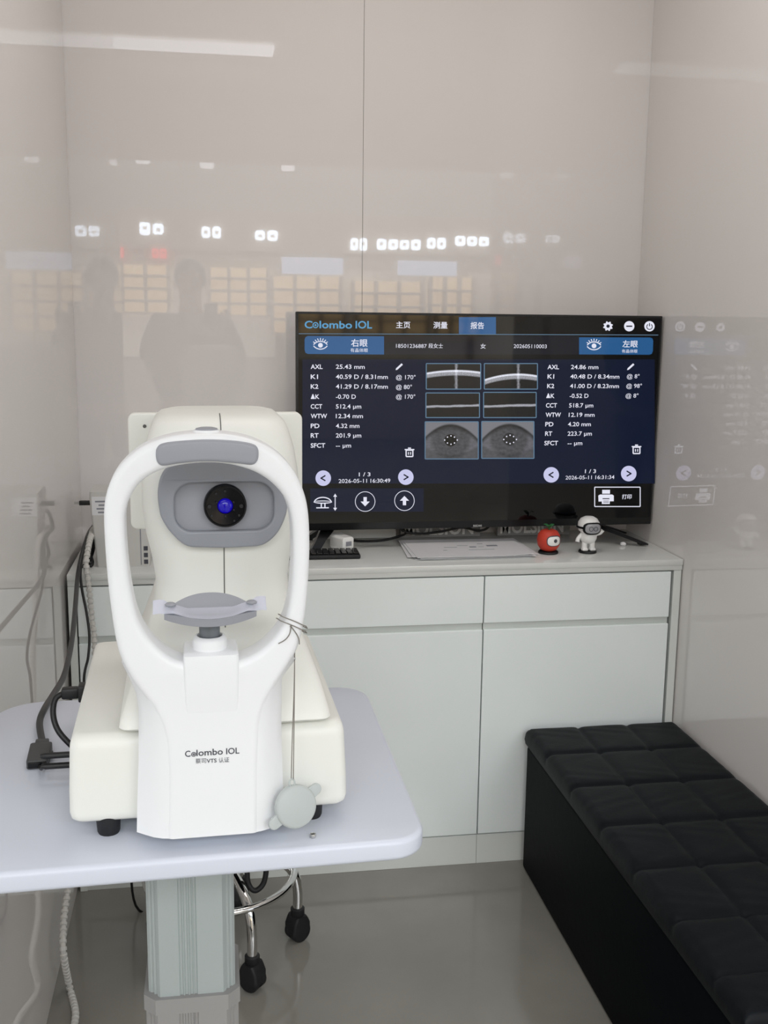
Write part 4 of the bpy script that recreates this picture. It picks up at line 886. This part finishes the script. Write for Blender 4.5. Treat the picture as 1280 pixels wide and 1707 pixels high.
def lidz(x, y):
    i, s = cell(x, cxn); j, t_ = cell(y, cyn)
    f = lambda q: max(0.0, 1 - abs(2 * q - 1) ** 9)
    if (i == 0 and s < 0.5) or (i == 2 and s > 0.5): s = 0.5
    ps, pt = f(s), f(t_)
    h = 0.388 + 0.009 * (ps * pt) ** 0.6
    wr = 0.0003 * math.sin(60 * x + 8 * math.sin(23 * y) + i * 2) * ps * pt
    seam_deep = 0.004 * (math.exp(-((s if s < 0.5 else 1 - s) * 18) ** 2) * math.exp(-((t_ if t_ < 0.5 else 1 - t_) * 18) ** 2))
    ed = min(hx - abs(x), hy - abs(y)); rnd = 0.010 * max(0, 1 - ed / 0.018) ** 2
    return h - rnd - seam_deep + wr
bm = B(); NX, NY = 78, 220
g = [[bm.verts.new((-hx + 2 * hx * i / NX, -hy + 2 * hy * j / NY, lidz(-hx + 2 * hx * i / NX, -hy + 2 * hy * j / NY))) for j in range(NY + 1)] for i in range(NX + 1)]
for i in range(NX):
    for j in range(NY): bm.faces.new((g[i][j], g[i + 1][j], g[i + 1][j + 1], g[i][j + 1]))
edge = [g[i][0] for i in range(NX + 1)] + [g[NX][j] for j in range(1, NY + 1)] + [g[i][NY] for i in range(NX - 1, -1, -1)] + [g[0][j] for j in range(NY - 1, 0, -1)]
lo = []
for zz, off in ((0.362, 0.002), (0.350, 0.0)):
    cur = [bm.verts.new((v.co.x * (1 + off / hx), v.co.y * (1 + off / hy), zz)) for v in edge]; lo.append(cur)
prev = edge
for cur in lo:
    for k in range(len(edge)): bm.faces.new((prev[k], prev[(k + 1) % len(edge)], cur[(k + 1) % len(edge)], cur[k]))
    prev = cur
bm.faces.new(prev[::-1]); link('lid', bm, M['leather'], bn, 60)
for sx in (-1, 1):
    for sy in (-1, 1):
        bm = B(); lathe(bm, [(0, 0), (0.015, 0), (0.015, 0.006), (0, 0.006)], (sx * (hx - 0.05), sy * (hy - 0.06), 0), seg=16); link('foot', bm, M['black'], bn, 40)

# ------------------------------------------------------------------ rolling stool under the table
c1, c2 = on_z(496, 1565, 0), on_z(421, 1648, 0)
mid = (c1 + c2) / 2; dd = c1 - c2; Ls = dd.length; R5 = Ls / (2 * math.sin(math.radians(36))); perp = Vector((-dd.y, dd.x, 0)).normalized()
sc0 = mid + perp * math.sqrt(R5 * R5 - (Ls / 2) ** 2)
st = thing('rolling_stool', 'chrome rolling stool with black casters under the white table', 'stool', (sc0.x, sc0.y, 0))
a1 = math.atan2(c1.y - sc0.y, c1.x - sc0.x)
for k in range(5):
    an = a1 - math.radians(72) * k; d = Vector((math.cos(an), math.sin(an), 0)); n_ = Vector((-d.y, d.x, 0))
    bm = B(); tube(bm, smoothline([d * 0.02 + Vector((0, 0, 0.232)), d * 0.07 + Vector((0, 0, 0.226)), d * (R5 - 0.045) + Vector((0, 0, 0.205)), d * (R5 - 0.012) + Vector((0, 0, 0.175)), d * R5 + Vector((0, 0, 0.13)), d * R5 + Vector((0, 0, 0.075))], 8), 0.0115, 14); link('leg', bm, M['chrome'], st, 60)
    bm = B(); base = d * R5
    lathe(bm, [(0, 0.060), (0.014, 0.060), (0.0165, 0.066), (0.0165, 0.080), (0.012, 0.083), (0, 0.083)], base, seg=20)
    # hood and twin wheels
    yaw = an + 0.5
    Rw_ = Matrix.Rotation(yaw, 3, 'Z')
    for s in (-1, 1):
        t_b = bmesh.new(); lathe(t_b, [(0, -0.008), (0.022, -0.008), (0.0255, -0.005), (0.0255, 0.005), (0.022, 0.008), (0, 0.008)], (0, s * 0.0115, 0.0255), 'Y', 24)
        mp = {v: bm.verts.new(base + Rw_ @ v.co) for v in t_b.verts}
        for f in t_b.faces: bm.faces.new([mp[v] for v in f.verts])
        t_b.free()
    hood = [[base + Rw_ @ Vector((x, y, z)) for x, y in rrect(0, 0, hx_, 0.0205, 0.006, 3)] for z, hx_ in ((0.020, 0.024), (0.045, 0.024), (0.058, 0.018), (0.064, 0.014))]
    loft(bm, hood); link('caster', bm, M['black'], st, 40)
bm = B(); tube(bm, [(0.168 * math.cos(2 * math.pi * k / 64), 0.168 * math.sin(2 * math.pi * k / 64), 0.186) for k in range(64)], 0.0085, 12, closed=True); link('foot_ring', bm, M['chrome'], st, 60)
bm = B(); lathe(bm, [(0, 0.205), (0.032, 0.205), (0.034, 0.215), (0.034, 0.245), (0.026, 0.255), (0.025, 0.36), (0.014, 0.362), (0.014, 0.46), (0, 0.46)], seg=28); link('gas_column', bm, M['black'], st, 40)
bm = B(); tube(bm, smoothline([(0.03, -0.05, 0.30), (0.055, -0.09, 0.26), (0.06, -0.10, 0.215), (0.075, -0.105, 0.198), (0.095, -0.10, 0.215), (0.098, -0.09, 0.26), (0.07, -0.05, 0.30)], 8), 0.006, 10); link('lever_loop', bm, M['black'], st, 60)
bm = B(); lathe(bm, [(0, 0.455), (0.12, 0.455), (0.165, 0.462), (0.175, 0.475), (0.175, 0.505), (0.160, 0.520), (0.10, 0.527), (0, 0.528)], seg=48); link('seat', bm, M['leather'], st, 50)

# ------------------------------------------------------------------ shop front behind the camera (seen mirrored in the glossy panels)
M['led'] = glow('led_tube', (245, 248, 255), 5.0)
M['letter'] = glow('lit_sign', (225, 238, 255), 16.0)
M['ledred'] = glow('red_led_display', (255, 40, 40), 7.0)
M['warm'] = mat('shelving_warm_glow', (214, 190, 150), rough=0.6, emit=(255, 222, 170), estr=2.6)  # glow put into the shelf backs so they look brightly lit
M['facade'] = mat('shop_facade', (205, 192, 175), rough=0.6)
M['winglow'] = mat('added_window_glow', (200, 190, 175), rough=0.3, emit=(235, 226, 210), estr=1.15, var=0.3, scale=1.2)  # added glow that brightens the mirrored facade behind the silhouette
M['fascia'] = mat('fascia_white', (212, 214, 208), rough=0.6)
M['dark'] = mat('dark_panel', (60, 56, 52), rough=0.6)
M['screenb'] = glow('poster_screen', (205, 220, 250), 5.0)
bm = B(); box(bm, (-2.2, -0.075, -0.02), (0.0, 0.075, 0)); o = link('ceiling_lamp', bm, M['led'], None, 0, (0.325, 0.38, ZC - 0.012)); tag(o, 'long white tube lamp on the ceiling mirrored at the top left of the wall', 'lamp')
bm = B(); box(bm, (-6, -7.2, 0), (7, -7.0, 2.18)); box(bm, (-6, -7.2, 2.18), (7, -6.95, 2.62)); struct(link('wall_front', bm, M['facade'], smooth=0))
bm = B(); box(bm, (-6, -7.2, 2.62), (7, -6.98, 3.6)); struct(link('trim_3', bm, M['fascia'], smooth=0))
for i_, (wx0, wx1) in enumerate(((-3.4, -1.6), (-1.5, 0.75), (0.85, 3.0), (3.1, 5.0))):
    bm = B(); box(bm, (wx0, -7.0, 0.95), (wx1, -6.985, 1.98)); struct(link('window_%d' % (i_ + 1), bm, M['winglow'], smooth=0))  # added glowing panels standing in for bright shop interiors
YF = -6.90; YV = 2 * YB - YF
def vz(px, py): q = on_y(px, py, YV); return q.x, q.z
def letter_block(px0, px1, py0, py1, k, name, m, lab, cat, grp):
    x0, z1 = vz(px0, py0); x1, z0 = vz(px1, py1); bm = B(); rnd = random.Random(k)
    n_ = max(2, int((px1 - px0) / 16)); wd = (x1 - x0) / n_
    for i in range(n_):
        lx = x0 + i * wd; r = min(wd, z1 - z0) * 0.5
        lp = rrect(lx + wd * 0.45, (z0 + z1) / 2, wd * 0.40, (z1 - z0) * (0.42 + 0.08 * rnd.random()), min(wd * 0.25, 0.03), 4)
        ho = rrect(lx + wd * 0.45, (z0 + z1) / 2 + (rnd.random() - 0.5) * 0.02, wd * 0.16, (z1 - z0) * 0.14, min(wd * 0.08, 0.01), 4)
        plate(bm, [lp, ho], 0.05, 0.005, lambda x, y, z: Vector((x, YF - 0.02 + z, y)), 1)
    o = link(name, bm, m, None, 30); tag(o, lab, cat, grp)
for k, (a_, b2, c3, d3) in enumerate(((85, 113, 370, 386), (148, 195, 370, 390), (231, 276, 370, 392), (335, 371, 376, 398), (424, 466, 382, 402), (584, 614, 396, 418), (628, 704, 397, 418), (712, 746, 395, 416), (759, 818, 392, 412))):
    letter_block(a_, b2, c3, d3, k, 'lit_sign', M['letter'], 'white lit sign mirrored in the glossy wall, %s of the row of nine' % ['leftmost', 'second from left', 'third from left', 'fourth from left', 'middle', 'fourth from right', 'third from right', 'second from right', 'rightmost'][k], 'sign', 'lit signs of the shops opposite')
for px0, px1, py0, py1, k in ((195, 207, 411, 431, 3), (252, 280, 413, 431, 5)):
    letter_block(px0, px1, py0, py1, k, 'red_display', M['ledred'], ('left' if k == 3 else 'right') + ' red glowing display mirrored in the glossy wall', 'display', 'red displays of the shops opposite')
for px0, px1, py0, py1, nm in ((470, 572, 428, 458, 'left'), (664, 762, 434, 460, 'right'), (38, 76, 408, 430, 'far left')):
    x0, z1 = vz(px0, py0); x1, z0 = vz(px1, py1); bm = B(); box(bm, (x0, YF - 0.05, z0), (x1, YF - 0.02, z1), 0.004); tag(link('advert_screen', bm, M['screenb'], None, 0), nm + ' pale blue lit panel mirrored in the glossy wall', 'screen', 'lit panels of the shops opposite')
# shop shelving, its lit look put into glowing back panels
for px0, px1, py0, py1, nm in ((160, 285, 440, 525, 'left'), (345, 450, 445, 530, 'middle'), (450, 570, 460, 560, 'right middle'), (585, 705, 468, 560, 'right'), (715, 790, 462, 560, 'far right')):
    x0, z1 = vz(px0, py0); x1, z0 = vz(px1, py1)
    t = thing('lit_shelf_unit', nm + ' warm lit shop shelving mirrored in the glossy wall', 'shelving', ((x0 + x1) / 2, YF - 0.06, z0), 0, 'lit shelving of the shops opposite')
    hw = (x1 - x0) / 2; H_ = z1 - z0
    bm = B(); box(bm, (-hw, -0.03, 0), (hw, 0.0, H_)); link('back_panel', bm, M['warm'], t, 0)
    for q in range(4):
        bm = B(); box(bm, (-hw, 0.0, H_ * q / 4), (hw, 0.12, H_ * q / 4 + 0.03)); link('shelf', bm, M['facade'], t, 0)
    for q in range(4):
        bm = B(); box(bm, (-hw + (2 * hw - 0.04) * q / 3, 0.0, 0), (-hw + 0.04 + (2 * hw - 0.04) * q / 3, 0.10, H_)); link('divider', bm, M['facade'], t, 0)
# downlights on the lintel soffit
for k, (px, py) in enumerate(((238, 272), (345, 280), (480, 284))):
    Yl = -3.0; q = on_y(px, py, 2 * YB - Yl)
    bm = B(); lathe(bm, [(0, 0), (0.05, 0), (0.055, 0.01), (0.055, 0.04), (0, 0.04)], seg=20); tag(link('downlight', bm, M['led'], None, 40, (q.x, Yl, q.z)), ['left', 'middle', 'right'][k] + ' small round downlight mirrored in the glossy wall', 'lamp', 'downlights of the passage')

# ------------------------------------------------------------------ the photographer (mirrored as a grey silhouette)
M['skin'] = mat('skin', (196, 150, 125), rough=0.5)
M['jacket'] = mat('dark_jacket', (58, 60, 66), rough=0.8, bump=0.1)
M['trousers'] = mat('dark_trousers', (44, 46, 54), rough=0.85)
M['hair'] = mat('black_hair', (22, 20, 20), rough=0.5)
def skin(name, V, E, Rr, m, parent, sub=2, root=0):
    me = bpy.data.meshes.new(name); me.from_pydata([Vector(v) for v in V], E, []); o = bpy.data.objects.new(name, me); COL.objects.link(o); o.parent = parent
    md = o.modifiers.new('Skin', 'SKIN'); md.use_smooth_shade = True
    sv = me.skin_vertices[0].data
    for i, r in enumerate(Rr): sv[i].radius = (r, r) if not isinstance(r, tuple) else r
    sv[root].use_root = True
    s = o.modifiers.new('Subdivision', 'SUBSURF'); s.levels = sub; s.render_levels = sub
    me.materials.append(m); return o
pr = thing('person', 'person in dark jacket holding up a phone, mirrored as a grey silhouette in the wall', 'person', (-0.115, -0.42, 0))
HL, HR = (0.045, 0.345, 1.405), (0.185, 0.345, 1.405)
V = [(0, 0, 0.95), (0, 0.0, 1.12), (0, 0.0, 1.30), (0, -0.005, 1.43), (0, 0.005, 1.52), (0, 0.015, 1.62), (0, 0.01, 1.70)]
Rr = [(0.155, 0.11), (0.14, 0.10), (0.16, 0.11), (0.09, 0.075), 0.058, (0.078, 0.092), (0.072, 0.085)]
E = [(0, 1), (1, 2), (2, 3), (3, 4), (4, 5), (5, 6)]
def add(p, r, frm): V.append(p); Rr.append(r); E.append((frm, len(V) - 1)); return len(V) - 1
for s, hnd in ((-1, HL), (1, HR)):
    a_ = add((s * 0.185, -0.01, 1.395), 0.06, 2); a_ = add((s * 0.235, 0.03, 1.27), 0.05, a_); a_ = add((s * 0.235 + (0.02 if s > 0 else 0.03), 0.10, 1.15), 0.043, a_)
    m1 = Vector(V[a_]).lerp(Vector(hnd), 0.5); a_ = add(tuple(m1), 0.039, a_); a_ = add(tuple(Vector(V[a_]).lerp(Vector(hnd), 0.85)), 0.028, a_); wr = add(hnd, (0.032, 0.02), a_)
    for k in range(4):
        p0 = Vector(hnd) + Vector((s * (0.030 - 0.002 * k), 0.035, 0.012 + 0.016 * k)); f0 = add(tuple(p0), 0.009, wr); f1 = add(tuple(p0 + Vector((-s * 0.006, 0.032, 0.004))), 0.0085, f0); add(tuple(p0 + Vector((-s * 0.030, 0.040 if k else 0.037, 0.005))), 0.0075, f1)
    p0 = Vector(hnd) + Vector((-s * 0.006, 0.020, 0.030)); f0 = add(tuple(p0), 0.011, wr); add(tuple(p0 + Vector((-s * 0.010, 0.018, 0.028))), 0.009, f0)
for s in (-1, 1):
    a_ = add((s * 0.095, 0.0, 0.86), 0.088, 0); a_ = add((s * 0.105, 0.012, 0.50), 0.058, a_); a_ = add((s * 0.11, -0.01, 0.30), 0.052, a_); a_ = add((s * 0.11, -0.02, 0.085), 0.036, a_); add((s * 0.12, 0.12, 0.04), (0.036, 0.028), a_)
bodyo = skin('body', V, E, Rr, M['skin'], pr)
J = [(0, 0, 0.90), (0, 0, 1.10), (0, 0, 1.31), (0, -0.005, 1.44)]; JR = [(0.245, 0.15), (0.245, 0.15), (0.235, 0.15), (0.09, 0.09)]; JE = [(0, 1), (1, 2), (2, 3)]
for s, hnd in ((-1, HL), (1, HR)):
    J.append((s * 0.19, -0.01, 1.385)); JR.append(0.085); JE.append((2, len(J) - 1)); J.append((s * 0.245, 0.03, 1.26)); JR.append(0.068); JE.append((len(J) - 2, len(J) - 1)); J.append((s * 0.235 + 0.025, 0.10, 1.15)); JR.append(0.060); JE.append((len(J) - 2, len(J) - 1))
    J.append(tuple(Vector(J[-1]).lerp(Vector(hnd), 0.5))); JR.append(0.054); JE.append((len(J) - 2, len(J) - 1)); J.append(tuple(Vector(J[-1]).lerp(Vector(hnd), 0.72))); JR.append(0.040); JE.append((len(J) - 2, len(J) - 1))
skin('jacket', J, JE, JR, M['jacket'], pr)
T = [(0, 0, 0.95)]; TR = [(0.165, 0.12)]; TE = []
for s in (-1, 1):
    for p, r, first in (((s * 0.097, 0, 0.85), 0.10, 1), ((s * 0.106, 0.012, 0.50), 0.074, 0), ((s * 0.11, -0.015, 0.12), 0.062, 0)):
        T.append(p); TR.append(r); TE.append((0 if first else len(T) - 2, len(T) - 1))
skin('trousers', T, TE, TR, M['trousers'], pr)
for s in (-1, 1):
    bm = B(); loft(bm, [[Vector((s * 0.115 + x, y, z)) for x, y in rrect(0, 0.05, hx_, hy_, 0.04, 6)] for z, hx_, hy_ in ((0.0, 0.048, 0.135), (0.02, 0.050, 0.137), (0.05, 0.046, 0.125), (0.075, 0.042, 0.075), (0.10, 0.040, 0.05))]); o = link('shoe', bm, M['black'], pr, 50)
bm = B(); bmesh.ops.create_uvsphere(bm, u_segments=28, v_segments=18, radius=1.0)
for v in bm.verts:
    q = v.co.copy(); v.co = Vector((q.x * 0.092, q.y * 0.108 - 0.006, q.z * 0.105 + 1.665))
    if q.y > 0.25 and q.z < 0.45: v.co.y = 0.02 + 0.02 * q.z
link('hair', bm, M['hair'], pr, 60)
bm = B()
loft(bm, [[Vector((x, y, z)) for x, y in pts] for z, pts in ((1.585, rrect(0, 0.105, 0.012, 0.006, 0.005, 3)), (1.595, rrect(0, 0.112, 0.017, 0.014, 0.008, 3)), (1.615, rrect(0, 0.108, 0.011, 0.012, 0.008, 3)), (1.645, rrect(0, 0.100, 0.008, 0.008, 0.006, 3)))])
link('nose', bm, M['skin'], pr, 60)
for s in (-1, 1):
    bm = B(); lathe(bm, [(0, 0.108), (0.012, 0.106), (0.014, 0.098), (0, 0.096)], (s * 0.032, -0.006, 1.638), 'Y', 16); link('eye', bm, M['ink'], pr, 50)
    bm = B(); plate(bm, [[(0.014 * math.cos(2 * math.pi * k / 18), 0.030 * math.sin(2 * math.pi * k / 18)) for k in range(18)]], 0.012, 0.004, lambda x, y, z: Vector((s * (0.088 + z * 0.6), 0.005 + x, 1.615 + y))); link('ear', bm, M['skin'], pr, 50)
bm = B(); box(bm, (-0.024, 0.095, 1.560), (0.024, 0.105, 1.570), 0.004); link('mouth', bm, M['red'], pr, 50)
bm = B(); plate(bm, [rrect(0, 0, 0.036, 0.077, 0.010, 5)], 0.008, 0.002, lambda x, y, z: Vector((x, z, y))); ph_ = link('phone', bm, M['black_gloss'], None, 40, (0.0, -0.030, 1.43)); tag(ph_, 'black phone held up by the mirrored person', 'phone')
bm = B(); plate(bm, [rrect(0, 0, 0.033, 0.073, 0.008, 5)], 0.001, 0.0002, lambda x, y, z: Vector((x, -0.0042 + z, y))); link('display', bm, M['tv_glass'], ph_, 40)
